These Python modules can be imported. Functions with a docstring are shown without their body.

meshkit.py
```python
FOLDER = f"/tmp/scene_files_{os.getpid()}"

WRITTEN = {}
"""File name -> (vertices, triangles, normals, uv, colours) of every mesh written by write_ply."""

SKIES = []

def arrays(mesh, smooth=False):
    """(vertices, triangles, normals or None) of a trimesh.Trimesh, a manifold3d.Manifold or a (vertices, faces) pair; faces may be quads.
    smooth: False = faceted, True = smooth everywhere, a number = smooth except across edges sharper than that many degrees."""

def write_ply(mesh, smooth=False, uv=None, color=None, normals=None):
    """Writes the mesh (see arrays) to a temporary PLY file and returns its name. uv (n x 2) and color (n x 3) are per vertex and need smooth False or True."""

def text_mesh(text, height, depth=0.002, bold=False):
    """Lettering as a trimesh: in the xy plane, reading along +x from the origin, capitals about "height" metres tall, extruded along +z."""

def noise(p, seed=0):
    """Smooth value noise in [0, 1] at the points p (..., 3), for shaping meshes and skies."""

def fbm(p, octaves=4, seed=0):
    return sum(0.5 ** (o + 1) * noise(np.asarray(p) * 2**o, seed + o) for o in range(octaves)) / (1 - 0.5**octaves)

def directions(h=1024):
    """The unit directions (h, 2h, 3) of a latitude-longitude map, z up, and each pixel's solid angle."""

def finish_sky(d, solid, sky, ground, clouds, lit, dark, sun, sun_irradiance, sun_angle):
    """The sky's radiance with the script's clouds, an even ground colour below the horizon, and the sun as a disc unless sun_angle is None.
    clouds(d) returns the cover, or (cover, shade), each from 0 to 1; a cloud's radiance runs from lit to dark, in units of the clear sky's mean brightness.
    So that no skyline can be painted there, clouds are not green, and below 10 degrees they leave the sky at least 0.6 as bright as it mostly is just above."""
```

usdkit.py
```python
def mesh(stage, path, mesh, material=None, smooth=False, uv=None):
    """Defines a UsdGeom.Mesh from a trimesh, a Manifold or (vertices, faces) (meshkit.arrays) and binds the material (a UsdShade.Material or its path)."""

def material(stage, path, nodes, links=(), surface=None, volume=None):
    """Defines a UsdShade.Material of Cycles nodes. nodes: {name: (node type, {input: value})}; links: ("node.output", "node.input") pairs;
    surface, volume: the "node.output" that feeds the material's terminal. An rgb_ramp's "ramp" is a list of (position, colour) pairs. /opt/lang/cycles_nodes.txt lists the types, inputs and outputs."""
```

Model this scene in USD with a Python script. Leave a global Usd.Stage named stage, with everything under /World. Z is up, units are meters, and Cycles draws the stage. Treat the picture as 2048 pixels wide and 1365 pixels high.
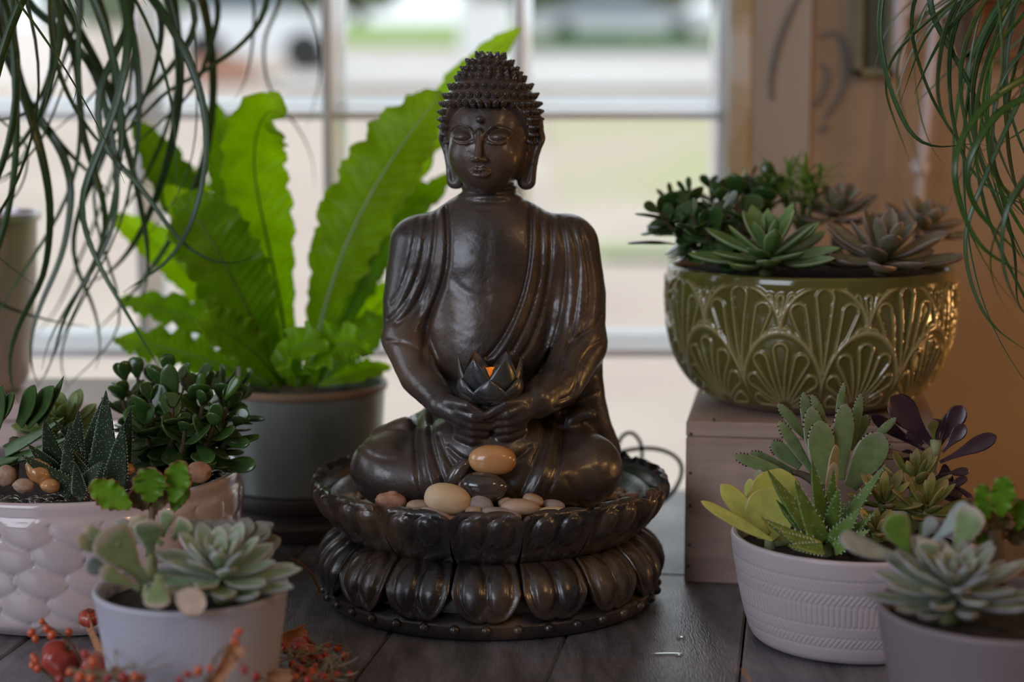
import math
import numpy as np
import trimesh
import usdkit
from meshkit import noise, fbm
from pxr import Gf, Sdf, Usd, UsdGeom, UsdLux, UsdShade, Vt

stage = Usd.Stage.CreateInMemory()
UsdGeom.SetStageUpAxis(stage, "Z")
UsdGeom.SetStageMetersPerUnit(stage, 1.0)
UsdGeom.Xform.Define(stage, "/World")
UsdGeom.Scope.Define(stage, "/World/Looks")

# ------------------------------------------------------------------ camera
FPX = 3600.0                       # focal length in pixels of a 2048 wide picture
PITCH = math.atan(496 / FPX)       # looking down
EYE = np.array([0.0, 0.0, 0.361])  # metres above the table top (z = 0)
cam = UsdGeom.Camera.Define(stage, "/World/camera")
cam.AddTranslateOp().Set(Gf.Vec3d(*EYE))
cam.AddRotateXOp().Set(90 - math.degrees(PITCH))
cam.CreateHorizontalApertureAttr(36.0)
cam.CreateFocalLengthAttr(36.0 * FPX / 2048)
cam.CreateFStopAttr(3.3)
cam.CreateFocusDistanceAttr(1.20)
cam.CreateClippingRangeAttr(Gf.Vec2f(0.05, 500))
cam.CreateExposureAttr(0.4)

# ------------------------------------------------------------------ light: overcast sky outside, cool shop window behind the camera, warm lamps on the right
dome = UsdLux.DomeLight.Define(stage, "/World/sky")
dome.CreateIntensityAttr(0.375)
dome.CreateColorAttr(Gf.Vec3f(0.90, 0.95, 1.03))


def rect_light(name, pos, target, w, h, power, color):
    l = UsdLux.RectLight.Define(stage, "/World/" + name)
    l.CreateWidthAttr(w); l.CreateHeightAttr(h); l.CreateIntensityAttr(power); l.CreateColorAttr(Gf.Vec3f(*color))
    z = np.array(pos, float) - np.array(target, float); z /= np.linalg.norm(z)
    x = np.cross([0, 0, 1.0], z); x /= np.linalg.norm(x); y = np.cross(z, x)
    m = np.eye(4); m[0, :3], m[1, :3], m[2, :3], m[3, :3] = x, y, z, pos
    l.AddTransformOp().Set(Gf.Matrix4d(m))
    return l


def ball_light(name, pos, r, power, color):
    l = UsdLux.SphereLight.Define(stage, "/World/" + name)
    l.CreateRadiusAttr(r); l.CreateIntensityAttr(power); l.CreateColorAttr(Gf.Vec3f(*color))
    l.AddTranslateOp().Set(Gf.Vec3d(*pos))


rect_light("shop_window_light", (-1.9, -1.5, 1.1), (0.0, 1.25, 0.15), 1.6, 1.5, 3.9, (0.78, 0.85, 1.0))
rect_light("side_window_light", (-2.7, 0.9, 0.9), (0.0, 1.25, 0.15), 1.2, 1.4, 1.9, (0.78, 0.86, 1.0))
ball_light("warm_lamp_light", (1.15, 0.85, 0.55), 0.03, 120.0, (1.0, 0.55, 0.22))
ball_light("hanging_lamp_light", (0.95, 0.2, 1.1), 0.03, 140.0, (1.0, 0.6, 0.28))
ball_light("wall_lamp_light", (0.92, 1.40, 0.10), 0.05, 26.0, (1.0, 0.52, 0.18))

# ------------------------------------------------------------------ helpers
used = {}


def numbered(path):
    n = used.get(path, 0)
    used[path] = n + 1
    return path if n == 0 else f"{path}_{n:03d}"


def at(px, py, Y):
    """the point at distance Y in front of the camera that the photograph shows at pixel (px, py)"""
    a, b = (px - 1024) / FPX, (682.5 - py) / FPX
    c, s = math.cos(PITCH), math.sin(PITCH)
    d = np.array([a, c + b * s, -s + b * c])
    return EYE + d * Y / d[1]


def pxm(Y):
    return Y * 1.0 / FPX * 1.012      # metres per pixel at distance Y, roughly


def props(prim, label=None, cat=None, group=None, kind=None):
    for k, v in (("label", label), ("category", cat), ("group", group), ("kind", kind)):
        if v:
            prim.SetCustomDataByKey(k, v)
    return prim


def thing(name, label, cat, loc=(0, 0, 0), group=None, kind=None):
    x = UsdGeom.Xform.Define(stage, numbered("/World/" + name))
    x.AddTranslateOp().Set(Gf.Vec3d(*[float(v) for v in loc]))
    p = props(x.GetPrim(), label, cat, group, kind)
    ORIGIN[str(p.GetPath())] = np.array(loc, float)
    return p


ORIGIN = {}


def arr(m):
    if hasattr(m, "vertices"):
        return np.asarray(m.vertices, float), np.asarray(m.faces, int)
    v, f = np.asarray(m[0], float), np.asarray(m[1], int)
    if f.shape[1] == 4:
        f = np.vstack([f[:, [0, 1, 2]], f[:, [0, 2, 3]]])
    return v, f


def obj(name, mesh, mat, parent=None, smooth=35, tint=None, label=None, kind=None):
    """one Mesh prim. Vertices are given in world metres; under a thing they are stored relative to its base"""
    base = str(parent.GetPath()) if parent else "/World"
    v, f = arr(mesh)
    top = "/".join(base.split("/")[:3])
    if parent:
        v = v - ORIGIN.get(top, np.zeros(3))
    if tint is not None:
        smooth = True
    m = usdkit.mesh(stage, numbered(base + "/" + name), (v, f), M[mat], smooth)
    if tint is not None:
        UsdGeom.PrimvarsAPI(m).CreatePrimvar("tint", Sdf.ValueTypeNames.Color3fArray, "vertex").Set(Vt.Vec3fArray.FromNumpy(np.asarray(tint, np.float32)))
    return props(m.GetPrim(), label, kind=kind)


def struct(name, mesh, mat, smooth=35, label=None, cat=None, tint=None):
    p = obj(name, mesh, mat, None, smooth, tint)
    return props(p, label, cat, kind="structure")


def cat_(ms):
    vs, fs, n = [], [], 0
    for m in ms:
        v, f = arr(m)
        vs.append(v); fs.append(f + n); n += len(v)
    return np.vstack(vs), np.vstack(fs)


def box(x0, x1, y0, y1, z0, z1, bev=0.0):
    if bev <= 0:
        m = trimesh.creation.box([x1 - x0, y1 - y0, z1 - z0])
        m.apply_translation([(x0 + x1) / 2, (y0 + y1) / 2, (z0 + z1) / 2])
        return arr(m)
    b = min(bev, (x1 - x0) / 3, (y1 - y0) / 3, (z1 - z0) / 3)
    pts = []
    for ax in range(3):
        for sx in (0, 1):
            for sy in (0, 1):
                for sz in (0, 1):
                    i = [b, b, b]; i[ax] = 0
                    pts.append([(x0 + i[0], x1 - i[0])[sx], (y0 + i[1], y1 - i[1])[sy], (z0 + i[2], z1 - i[2])[sz]])
    return arr(trimesh.convex.convex_hull(np.array(pts)))


def move(m, t=(0, 0, 0), rz=0.0, about=(0, 0, 0)):
    v, f = arr(m)
    c, s = math.cos(rz), math.sin(rz)
    R = np.array([[c, -s, 0], [s, c, 0], [0, 0, 1]])
    return (v - about) @ R.T + np.array(about) + np.array(t), f


def grid_faces(nu, nv, wrap=False):
    """quads of an nu x nv vertex grid (row-major, u slow)"""
    i, j = np.meshgrid(np.arange(nu - 1), np.arange(nv if wrap else nv - 1), indexing="ij")
    j2 = (j + 1) % nv
    q = np.stack([i * nv + j, i * nv + j2, (i + 1) * nv + j2, (i + 1) * nv + j], -1).reshape(-1, 4)
    return np.vstack([q[:, [0, 1, 2]], q[:, [0, 2, 3]]])


def lathe(profile, n=96, center=(0, 0, 0), disp=None):
    """profile: (r, z) pairs; disp(angle, i) -> added radius. Open ended unless r = 0"""
    p = np.asarray(profile, float)
    a = np.arange(n) * 2 * np.pi / n
    r = p[:, 0][:, None] + np.zeros(n)
    if disp is not None:
        r = r + disp(a[None, :], np.arange(len(p))[:, None])
    v = np.stack([r * np.cos(a), r * np.sin(a), p[:, 1][:, None] + np.zeros(n)], -1).reshape(-1, 3) + np.array(center)
    return v, grid_faces(len(p), n, True)


def spline(pts, n):
    from scipy.interpolate import CubicSpline
    p = np.asarray(pts, float)
    t = np.r_[0, np.cumsum(np.linalg.norm(np.diff(p, axis=0), axis=1) ** 0.6)]
    return CubicSpline(t, p)(np.linspace(0, t[-1], n))


def frames(p, up=(0, 0, 1)):
    t = np.gradient(p, axis=0)
    t /= np.linalg.norm(t, axis=1, keepdims=True) + 1e-12
    a = np.cross(t[0], up)
    if np.linalg.norm(a) < 1e-3:
        a = np.cross(t[0], [0, 1.0, 0.1])
    a /= np.linalg.norm(a)
    A = [a]
    for k in range(1, len(p)):
        a = a - t[k] * (a @ t[k]); a /= np.linalg.norm(a) + 1e-12
        A.append(a)
    A = np.array(A)
    return t, A, np.cross(A, t)


def tube(pts, r, sides=8, n=None, up=(0, 0, 1)):
    p = np.asarray(pts, float)
    if n:
        p = spline(p, n)
    r = np.interp(np.linspace(0, 1, len(p)), np.linspace(0, 1, np.size(r)), np.atleast_1d(r))
    t, a, b = frames(p, up)
    th = np.arange(sides) * 2 * np.pi / sides
    v = p[:, None] + r[:, None, None] * (np.cos(th)[None, :, None] * a[:, None] + np.sin(th)[None, :, None] * b[:, None])
    v = np.vstack([v.reshape(-1, 3), p[:1], p[-1:]])
    f = grid_faces(len(p), sides, True)[:, ::-1]
    k = len(p) * sides
    j = np.arange(sides); j2 = (j + 1) % sides
    f = np.vstack([f, np.stack([np.full(sides, k), j2, j], 1)[:, ::-1], np.stack([np.full(sides, k + 1), k - sides + j, k - sides + j2], 1)[:, ::-1]])
    return v, f


# ------------------------------------------------------------------ materials
M = {}


def mat(name, c1, c2=None, scale=20.0, rough=0.5, bump=0.0, bscale=None, stretch=(1, 1, 1), pos=(0.35, 0.65), detail=4.0, dist=0.0, **extra):
    c2 = c2 or c1
    nodes = {"tc": ("texture_coordinate", {}), "mp": ("mapping", {"scale": stretch}),
             "n": ("noise_texture", {"scale": scale, "detail": detail, "distortion": dist}),
             "r": ("rgb_ramp", {"ramp": [(0, c1), (pos[0], c1), (pos[1], c2), (1, c2)]}),
             "p": ("principled_bsdf", {"roughness": rough, **extra})}
    links = [("tc.object", "mp.vector"), ("mp.vector", "n.vector"), ("n.fac", "r.fac"), ("r.color", "p.base_color")]
    if bump:
        nodes["n2"] = ("noise_texture", {"scale": bscale or scale * 3, "detail": 4.0})
        nodes["b"] = ("bump", {"strength": bump, "distance": 0.002})
        links += [("mp.vector", "n2.vector"), ("n2.fac", "b.height"), ("b.normal", "p.normal")]
    M[name] = usdkit.material(stage, "/World/Looks/" + name, nodes, links, surface="p.BSDF")


def leaf_mat(name, base, tip, edge, edge_at=0.85, rough=0.4, trans=0.12, mottle=0.15, spots=None, tip_at=(0.75, 1.0), scale=160.0, sub=0.0, coat=0.0, bloom=None):
    """leaf: colour runs from base to tip along tint.r, to edge along tint.g; tint.b varies single leaves. trans: light shining through"""
    nodes = {"a": ("attribute", {"attribute": "tint"}), "s": ("separate_xyz", {}),
             "mt": ("map_range", {"range_type": "smoothstep", "from_min": tip_at[0], "from_max": tip_at[1]}),
             "me": ("map_range", {"range_type": "smoothstep", "from_min": edge_at, "from_max": 1.0}),
             "m1": ("mix_color", {"a": base, "b": tip}), "m2": ("mix_color", {"b": edge}),
             "tc": ("texture_coordinate", {}), "n": ("noise_texture", {"scale": scale, "detail": 3.0}),
             "nm": ("map_range", {"from_min": 0.3, "from_max": 0.7, "to_min": 1 - mottle, "to_max": 1 + mottle}),
             "rb": ("map_range", {"from_min": 0.0, "from_max": 1.0, "to_min": 0.78, "to_max": 1.22}),
             "mm": ("math", {"math_type": "multiply"}),
             "vs": ("vector_math", {"math_type": "scale"}),
             "p": ("principled_bsdf", {"roughness": rough, "coat_weight": coat, "coat_roughness": 0.2})}
    links = [("a.vector", "s.vector"), ("s.x", "mt.value"), ("s.y", "me.value"), ("mt.result", "m1.fac"), ("m1.result", "m2.a"), ("me.result", "m2.fac"),
             ("tc.object", "n.vector"), ("n.fac", "nm.value"), ("s.z", "rb.value"), ("nm.result", "mm.value1"), ("rb.result", "mm.value2"),
             ("m2.result", "vs.vector1"), ("mm.value", "vs.scale")]
    out = "vs.vector"
    if spots:
        col, sc, thr = spots
        nodes["vo"] = ("voronoi_texture", {"scale": sc})
        nodes["vr"] = ("map_range", {"from_min": thr, "from_max": thr * 0.6, "to_min": 0.0, "to_max": 1.0, "clamp": True})
        nodes["m3"] = ("mix_color", {"b": col})
        links += [("tc.object", "vo.vector"), ("vo.distance", "vr.value"), ("vr.result", "m3.fac"), (out, "m3.a")]
        out = "m3.result"
    links.append((out, "p.base_color"))
    surf = "p.BSDF"
    if trans:
        nodes["t"] = ("translucent_bsdf", {})
        nodes["tb"] = ("vector_math", {"math_type": "multiply", "vector2": (1.25, 1.2, 0.6)})
        nodes["x"] = ("mix_closure", {"fac": trans})
        links += [(out, "tb.vector1"), ("tb.vector", "t.color"), ("p.BSDF", "x.closure1"), ("t.BSDF", "x.closure2")]
        surf = "x.closure"
    M[name] = usdkit.material(stage, "/World/Looks/" + name, nodes, links, surface=surf)
# ------------------------------------------------------------------ the setting: room
mat("plaster_warm", (0.30, 0.215, 0.145), (0.36, 0.265, 0.18), scale=5, rough=0.85, bump=0.15, bscale=60)
mat("plaster_room", (0.55, 0.52, 0.48), scale=5, rough=0.9)
mat("casing_paint", (0.33, 0.29, 0.25), (0.38, 0.335, 0.29), scale=7, rough=0.6, bump=0.1, bscale=40, stretch=(1, 1, 0.25))
mat("sash_white", (0.84, 0.84, 0.86), (0.80, 0.80, 0.82), scale=20, rough=0.3, coat_weight=1.0, coat_roughness=0.08)
mat("sash_stained", (0.42, 0.33, 0.20), (0.58, 0.53, 0.47), scale=14, rough=0.5, pos=(0.42, 0.55))
mat("scroll_paint", (0.16, 0.145, 0.135), rough=0.8)
mat("floor_wood", (0.16, 0.10, 0.06), (0.22, 0.14, 0.09), scale=6, rough=0.5, stretch=(1, 8, 1))
mat("ceiling_white", (0.7, 0.68, 0.65), rough=0.9)
M["window_glass"] = usdkit.material(stage, "/World/Looks/window_glass", {
    "t": ("transparent_bsdf", {"color": (0.96, 0.98, 0.97)}), "g": ("glossy_bsdf", {"roughness": 0.02}), "f": ("fresnel", {"IOR": 1.45}), "x": ("mix_closure", {})},
    [("f.fac", "x.fac"), ("t.BSDF", "x.closure1"), ("g.BSDF", "x.closure2")], surface="x.closure")

WY = 1.78
XR = at(1430, 400, WY)[0]                                   # right edge of the glass
XM = [at(p, 300, WY)[0] for p in (1043, 664, 288)]          # mullion centres in view
XM += [XM[-1] - 0.19 * k for k in (1, 2, 3)]
XL = XM[-1] - 0.19
ZB = [at(900, p, WY)[2] for p in (227, 700)]                # muntin heights in view
DZ = ZB[0] - ZB[1]
ZB += [ZB[1] - DZ, ZB[0] + DZ]
Z0, Z1 = ZB[1] - 2 * DZ, ZB[0] + 2 * DZ
wx0, wx1, fy = -3.0, 2.6, -0.75

wall_b = struct("wall_back", cat_([box(wx0, XL - 0.03, 1.74, 1.86, fy, 2.0), box(XR + 0.028, wx1, 1.74, 1.86, fy, 2.0),
                          box(XL - 0.03, XR + 0.028, 1.74, 1.86, fy, Z0), box(XL - 0.03, XR + 0.028, 1.74, 1.86, Z1, 2.0)]), "plaster_warm", smooth=False,
       label="warm brown plaster wall with faint grey scrolls right of the window", cat="wall")
struct("wall_left", box(wx0 - 0.1, wx0, -3.2, 1.86, fy, 2.0), "plaster_room", smooth=False, label="pale plaster side wall", cat="wall")
struct("wall_right", box(wx1, wx1 + 0.1, -3.2, 1.86, fy, 2.0), "plaster_warm", smooth=False, label="warm plaster side wall", cat="wall")
struct("wall_rear", box(wx0 - 0.1, wx1 + 0.1, -3.3, -3.2, fy, 2.0), "plaster_room", smooth=False, label="pale plaster wall facing the window", cat="wall")
struct("ceiling", box(wx0 - 0.1, wx1 + 0.1, -3.3, 1.86, 2.0, 2.1), "ceiling_white", smooth=False, label="pale flat ceiling", cat="ceiling")
struct("floor", box(wx0 - 0.1, wx1 + 0.1, -3.3, 1.86, fy - 0.1, fy), "floor_wood", smooth=False, label="brown wooden floor", cat="floor")

# faint painted scrolls on the wall and casing: brush strokes 1.5 mm proud
def wall_stroke(pts, Y, w):
    p = np.array([at(a, b, Y) for a, b in pts])
    p = spline(p, 24)
    t = np.gradient(p, axis=0); t /= np.linalg.norm(t, axis=1, keepdims=True)
    nrm = np.stack([-t[:, 2], 0 * t[:, 0], t[:, 0]], 1)
    ww = w * (0.35 + 0.65 * np.sin(np.linspace(0.15, np.pi - 0.15, 24)))[:, None]
    a, b = p - nrm * ww, p + nrm * ww
    f = np.array([0, -0.0015, 0])
    v = np.stack([a, a + f, b + f, b], 1).reshape(-1, 3)
    return v, grid_faces(24, 4, True)

# window
win = thing("window_1", "white muntin window with square panes behind the plants", "window", (0, WY, 0), kind="structure")
def vbar(x, rot=math.radians(-9)):
    b = box(x - 0.0048, x + 0.0048, WY - 0.014, WY + 0.050, Z0, Z1, 0.0015)
    return move(b, rz=rot, about=(x, WY + 0.006, 0))
def hbar(z):
    y0, y1 = WY - 0.010, WY + 0.050
    v = np.array([[XL, y0, z - 0.006], [XL, y1, z - 0.006], [XL, y1, z + 0.016], [XL, y0, z + 0.001],
                  [XR, y0, z - 0.006], [XR, y1, z - 0.006], [XR, y1, z + 0.016], [XR, y0, z + 0.001]])
    return arr(trimesh.convex.convex_hull(v))
for x in XM:
    obj("muntin", vbar(x), "sash_white", win, smooth=False)
for z in ZB:
    obj("muntin", hbar(z), "sash_white", win, smooth=False)
obj("window_frame", cat_([box(XL - 0.03, XL, 1.735, 1.85, Z0, Z1, 0.003), box(XL - 0.03, XR + 0.028, 1.735, 1.85, Z1 - 0.03, Z1, 0.003),
                          box(XL - 0.03, XR + 0.028, 1.735, 1.85, Z0, Z0 + 0.03, 0.003)]), "sash_white", win, smooth=False)
obj("window_jamb", cat_([box(XR, XR + 0.012, 1.775, 1.85, Z0, Z1, 0.002)]), "sash_white", win, smooth=False)
obj("window_jamb", cat_([box(XR + 0.006, XR + 0.028, 1.73, 1.774, Z0, Z1, 0.003)]), "sash_stained", win, smooth=False, label="jamb with worn yellow stained edge")
xs = sorted([XL, XR] + XM); zs = sorted([Z0, Z1] + ZB)
for i in range(len(xs) - 1):
    for j in range(len(zs) - 1):
        obj("pane", box(xs[i], xs[i + 1], WY + 0.030, WY + 0.0325, zs[j], zs[j + 1]), "window_glass", win, smooth=False)
XC = at(1622, 400, 1.72)[0]
trim1 = struct("trim_1", box(XR + 0.028, XC, 1.734, 1.742, fy, 1.6, 0.001), "casing_paint", smooth=False, label="greyish brown flat casing board right of the window", cat="trim")
for q in ([(1545, 200), (1552, 110), (1580, 30), (1600, -10)], ):
    obj("painted_scroll", wall_stroke(q, 1.7335, 0.0028), "scroll_paint", trim1)
for q in (([(1640, 75), (1675, 70), (1690, 110), (1688, 170), (1665, 215), (1650, 240)], [(1640, 130), (1655, 140), (1650, 180), (1630, 215)], [(1640, 265), (1655, 250)])):
    obj("painted_scroll", wall_stroke(q, 1.739, 0.0026), "scroll_paint", wall_b)

# ------------------------------------------------------------------ outside, far out of focus
mat("patio_concrete", (0.82, 0.87, 0.92), (0.78, 0.83, 0.88), scale=2, rough=0.9)
mat("drive_gravel", (0.56, 0.44, 0.38), (0.66, 0.55, 0.46), scale=0.7, rough=0.95)
mat("lawn", (0.26, 0.42, 0.10), (0.40, 0.48, 0.22), scale=1.3, rough=0.95)
mat("meadow_grass", (0.50, 0.50, 0.26), (0.60, 0.49, 0.38), scale=0.55, rough=0.95)
mat("lawn_pale", (0.40, 0.50, 0.22), (0.52, 0.52, 0.34), scale=2.5, rough=0.95)
mat("road_pale", (0.66, 0.60, 0.56), (0.72, 0.68, 0.65), scale=0.4, rough=0.9)
mat("wall_white", (0.80, 0.79, 0.79), rough=0.7)
mat("hedge_green", (0.05, 0.13, 0.05), (0.12, 0.22, 0.09), scale=4, rough=0.8)
mat("tree_dark", (0.05, 0.10, 0.045), (0.16, 0.22, 0.10), scale=1.6, rough=0.8)
mat("tree_grey", (0.16, 0.24, 0.14), (0.32, 0.38, 0.26), scale=1.4, rough=0.8)
mat("tree_autumn", (0.62, 0.30, 0.10), (0.58, 0.44, 0.16), scale=1.6, rough=0.8)
mat("bark", (0.09, 0.07, 0.05), (0.15, 0.12, 0.09), scale=8, rough=0.9)
mat("car_white", (0.82, 0.84, 0.88), rough=0.2, coat_weight=0.6)
mat("car_grey", (0.42, 0.46, 0.50), rough=0.25, coat_weight=0.6)
mat("car_glass", (0.10, 0.13, 0.16), rough=0.05)
mat("tyre", (0.03, 0.03, 0.03), rough=0.8)
mat("brick_red", (0.42, 0.19, 0.13), (0.52, 0.30, 0.22), scale=10, rough=0.8)

def hill(Y):
    """height of the rising ground at distance Y"""
    return np.interp(Y, [1.9, 7.2, 9, 11, 14, 17, 20, 26, 28, 35, 36, 60], [-0.62, -0.64, -0.55, -0.45, -0.15, 0.20, 0.45, 0.93, 1.05, 1.66, 1.72, 2.6])
def strip(name, y0, y1, m, label, cat, x0=-30, x1=30, dz=0.0, skew=0.0):
    ys, xs_ = np.linspace(y0, y1, 12), np.linspace(x0, x1, 16)
    Yg, Xg = np.meshgrid(ys, xs_, indexing="ij")
    Yg = Yg + skew * Xg
    v = np.stack([Xg, Yg, hill(Yg) + dz], -1).reshape(-1, 3)
    struct(name, (v, grid_faces(12, 16)[:, ::-1]), m, smooth=True, label=label, cat=cat)
strip("ground", 1.9, 90, "drive_gravel", "rising gravel yard far outside the window", "ground", -60, 60, -0.03)
strip("ground_patio", 1.87, 7.3, "patio_concrete", "pale concrete patio just outside the window", "patio")
strip("ground_lawn", 9.65, 10.15, "lawn_pale", "bright green lawn strip beyond the patio right of the statue", "lawn", 0.45, 4.0, 0.02)
strip("ground_meadow", 11, 17, "meadow_grass", "dry yellow green meadow low in the right panes", "meadow", 0.3, 8, 0.02)
strip("ground_road", 19.2, 25, "road_pale", "pale road crossing behind the statue head", "road", -2.6, 30, 0.03)
strip("ground_slope", 28, 35, "lawn", "lime green slope above the road", "lawn", -4.0, 0.3, 0.03)

def blob(c, r, seed, n=3, amp=0.35):
    m = trimesh.creation.icosphere(n)
    v = np.array(m.vertices)
    d = 1 + amp * (fbm(v * 2.2 + seed * 7.1, 3, seed) - 0.5) * 2
    return v * d[:, None] * np.array(r) + np.array(c), np.array(m.faces)
trees = [(-9.5, 48, 3.6, 3.4, "tree_grey", "pale green round tree outside at the far left"), (-5.6, 41, 2.0, 2.4, "tree_grey", "grey green tree outside behind the white car"),
         (-3.1, 37, 1.4, 2.2, "tree_dark", "dark green tree outside just left of the statue head"), (0.2, 44, 1.7, 2.4, "tree_dark", "dark green tree outside behind the fern tip"),
         (-0.55, 35.6, 0.5, 2.0, "tree_autumn", "small yellow tree outside above the statue"), (1.5, 35.6, 0.62, 2.0, "tree_autumn", "small orange tree outside in the upper right pane"),
         (3.0, 39, 1.8, 2.6, "tree_grey", "grey green tree outside in the upper right pane"), (7.2, 43, 2.2, 2.6, "tree_grey", "grey green tree outside behind the window casing")]
for i, (x, y, r, h, m, lab) in enumerate(trees):
    z = float(hill(y))
    t = thing("tree", lab, "tree", (x, y, z))
    obj("trunk", tube([(x, y, z - 0.2), (x + 0.05, y, z + h * 0.5), (x, y, z + h)], [0.16, 0.12, 0.06], 8), "bark", t)
    obj("crown", blob((x, y, z + h * 0.75), (r, r, r * 0.9), i), m, t, smooth=True)
def at_hill(px, py, Y):
    return at(px, py, Y)[0], float(hill(Y))
hx, hz = at_hill(1235, 106, 27)
hd = thing("hedge", "low clipped dark green hedge outside in the right pane", "hedge", (hx, 27, hz))
obj("foliage", blob((hx, 27, hz + 0.10), (1.75, 0.4, 0.17), 5, 3, 0.15), "hedge_green", hd, smooth=True)
gw = thing("garden_wall", "low white garden wall outside below the hedge", "garden wall", (hx, 25.4, hz))
z_ = float(hill(25.4))
obj("wall_body", box(hx - 1.5, hx + 2.0, 25.3, 25.5, z_ - 0.3, z_ + 0.02, 0.01), "wall_white", gw, smooth=False)
obj("coping", box(hx - 1.55, hx + 2.05, 25.26, 25.54, z_ + 0.02, z_ + 0.06, 0.01), "wall_white", gw, smooth=False)
wx, wz = at_hill(968, 150, 24)
bx = thing("utility_box", "white box outside right behind the statue head", "utility box", (wx, 24, wz))
obj("cabinet_body", box(wx - 0.32, wx + 0.32, 23.7, 24.3, wz, wz + 0.75, 0.03), "wall_white", bx, smooth=False)
obj("lid", box(wx - 0.35, wx + 0.35, 23.67, 24.33, wz + 0.75, wz + 0.8, 0.02), "wall_white", bx, smooth=False)

def car(name, label, x, y, z, L, H, m, rz=0.0):
    t = thing(name, label, "car", (x, y, z))
    def P(pts, w):
        a = np.array([(px_ * L / 2, -w / 2, pz * H) for px_, pz in pts]); b = a + [0, w, 0]
        import shapely.geometry as sg
        e = trimesh.creation.extrude_polygon(sg.Polygon([(p[0], p[2]) for p in a]), w, engine="earcut")
        v = np.array(e.vertices); v = np.stack([v[:, 0], v[:, 2] - w / 2, v[:, 1]], 1)
        return move((v + [x, y, z], np.array(e.faces)[:, ::-1]), rz=rz, about=(x, y, z))
    obj("body", P([(-1, .18), (1, .18), (1, .5), (.92, .58), (.5, .62), (-.94, .62), (-1, .5)], L * 0.38), m, t, smooth=False)
    obj("cabin", P([(-.72, .62), (.5, .62), (.22, .97), (-.5, 1.0)], L * 0.33), "car_glass", t, smooth=False)
    obj("roof", P([(-.52, .97), (.24, .95), (.2, 1.03), (-.46, 1.05)], L * 0.34), m, t, smooth=False)
    for sx in (-.62, .62):
        for sy in (-1, 1):
            w = trimesh.creation.cylinder(H * 0.21, L * 0.06, sections=20)
            w.apply_transform(trimesh.transformations.rotation_matrix(math.pi / 2, [1, 0, 0]))
            w.apply_translation([x + sx * L / 2, y + sy * L * 0.17, z + H * 0.21])
            obj("wheel", move(arr(w), rz=rz, about=(x, y, z)), "tyre", t)
for name, lab, px, py, Y, L, H, m in (("parked_car", "white car parked outside in the upper left pane", 520, 190, 22, 1.9, 1.15, "car_white"),
                                       ("parked_car", "grey car parked outside above the hedge", 1240, 92, 30, 3.0, 0.75, "car_grey")):
    p = at(px, py, Y)
    car(name, lab, p[0], Y, float(hill(Y)), L, H, m)
px_ = at(452, 190, 21)
pl = thing("brick_planter", "low red brick planter outside at the white car", "planter", (px_[0], 20.6, float(hill(20.6))))
z_ = float(hill(20.6))
obj("planter_wall", box(px_[0] - .28, px_[0] + .35, 20.4, 20.8, z_, z_ + 0.22, 0.01), "brick_red", pl, smooth=False)
obj("planter_top", box(px_[0] - .30, px_[0] + .37, 20.38, 20.82, z_ + 0.22, z_ + 0.26, 0.01), "brick_red", pl, smooth=False)

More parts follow.
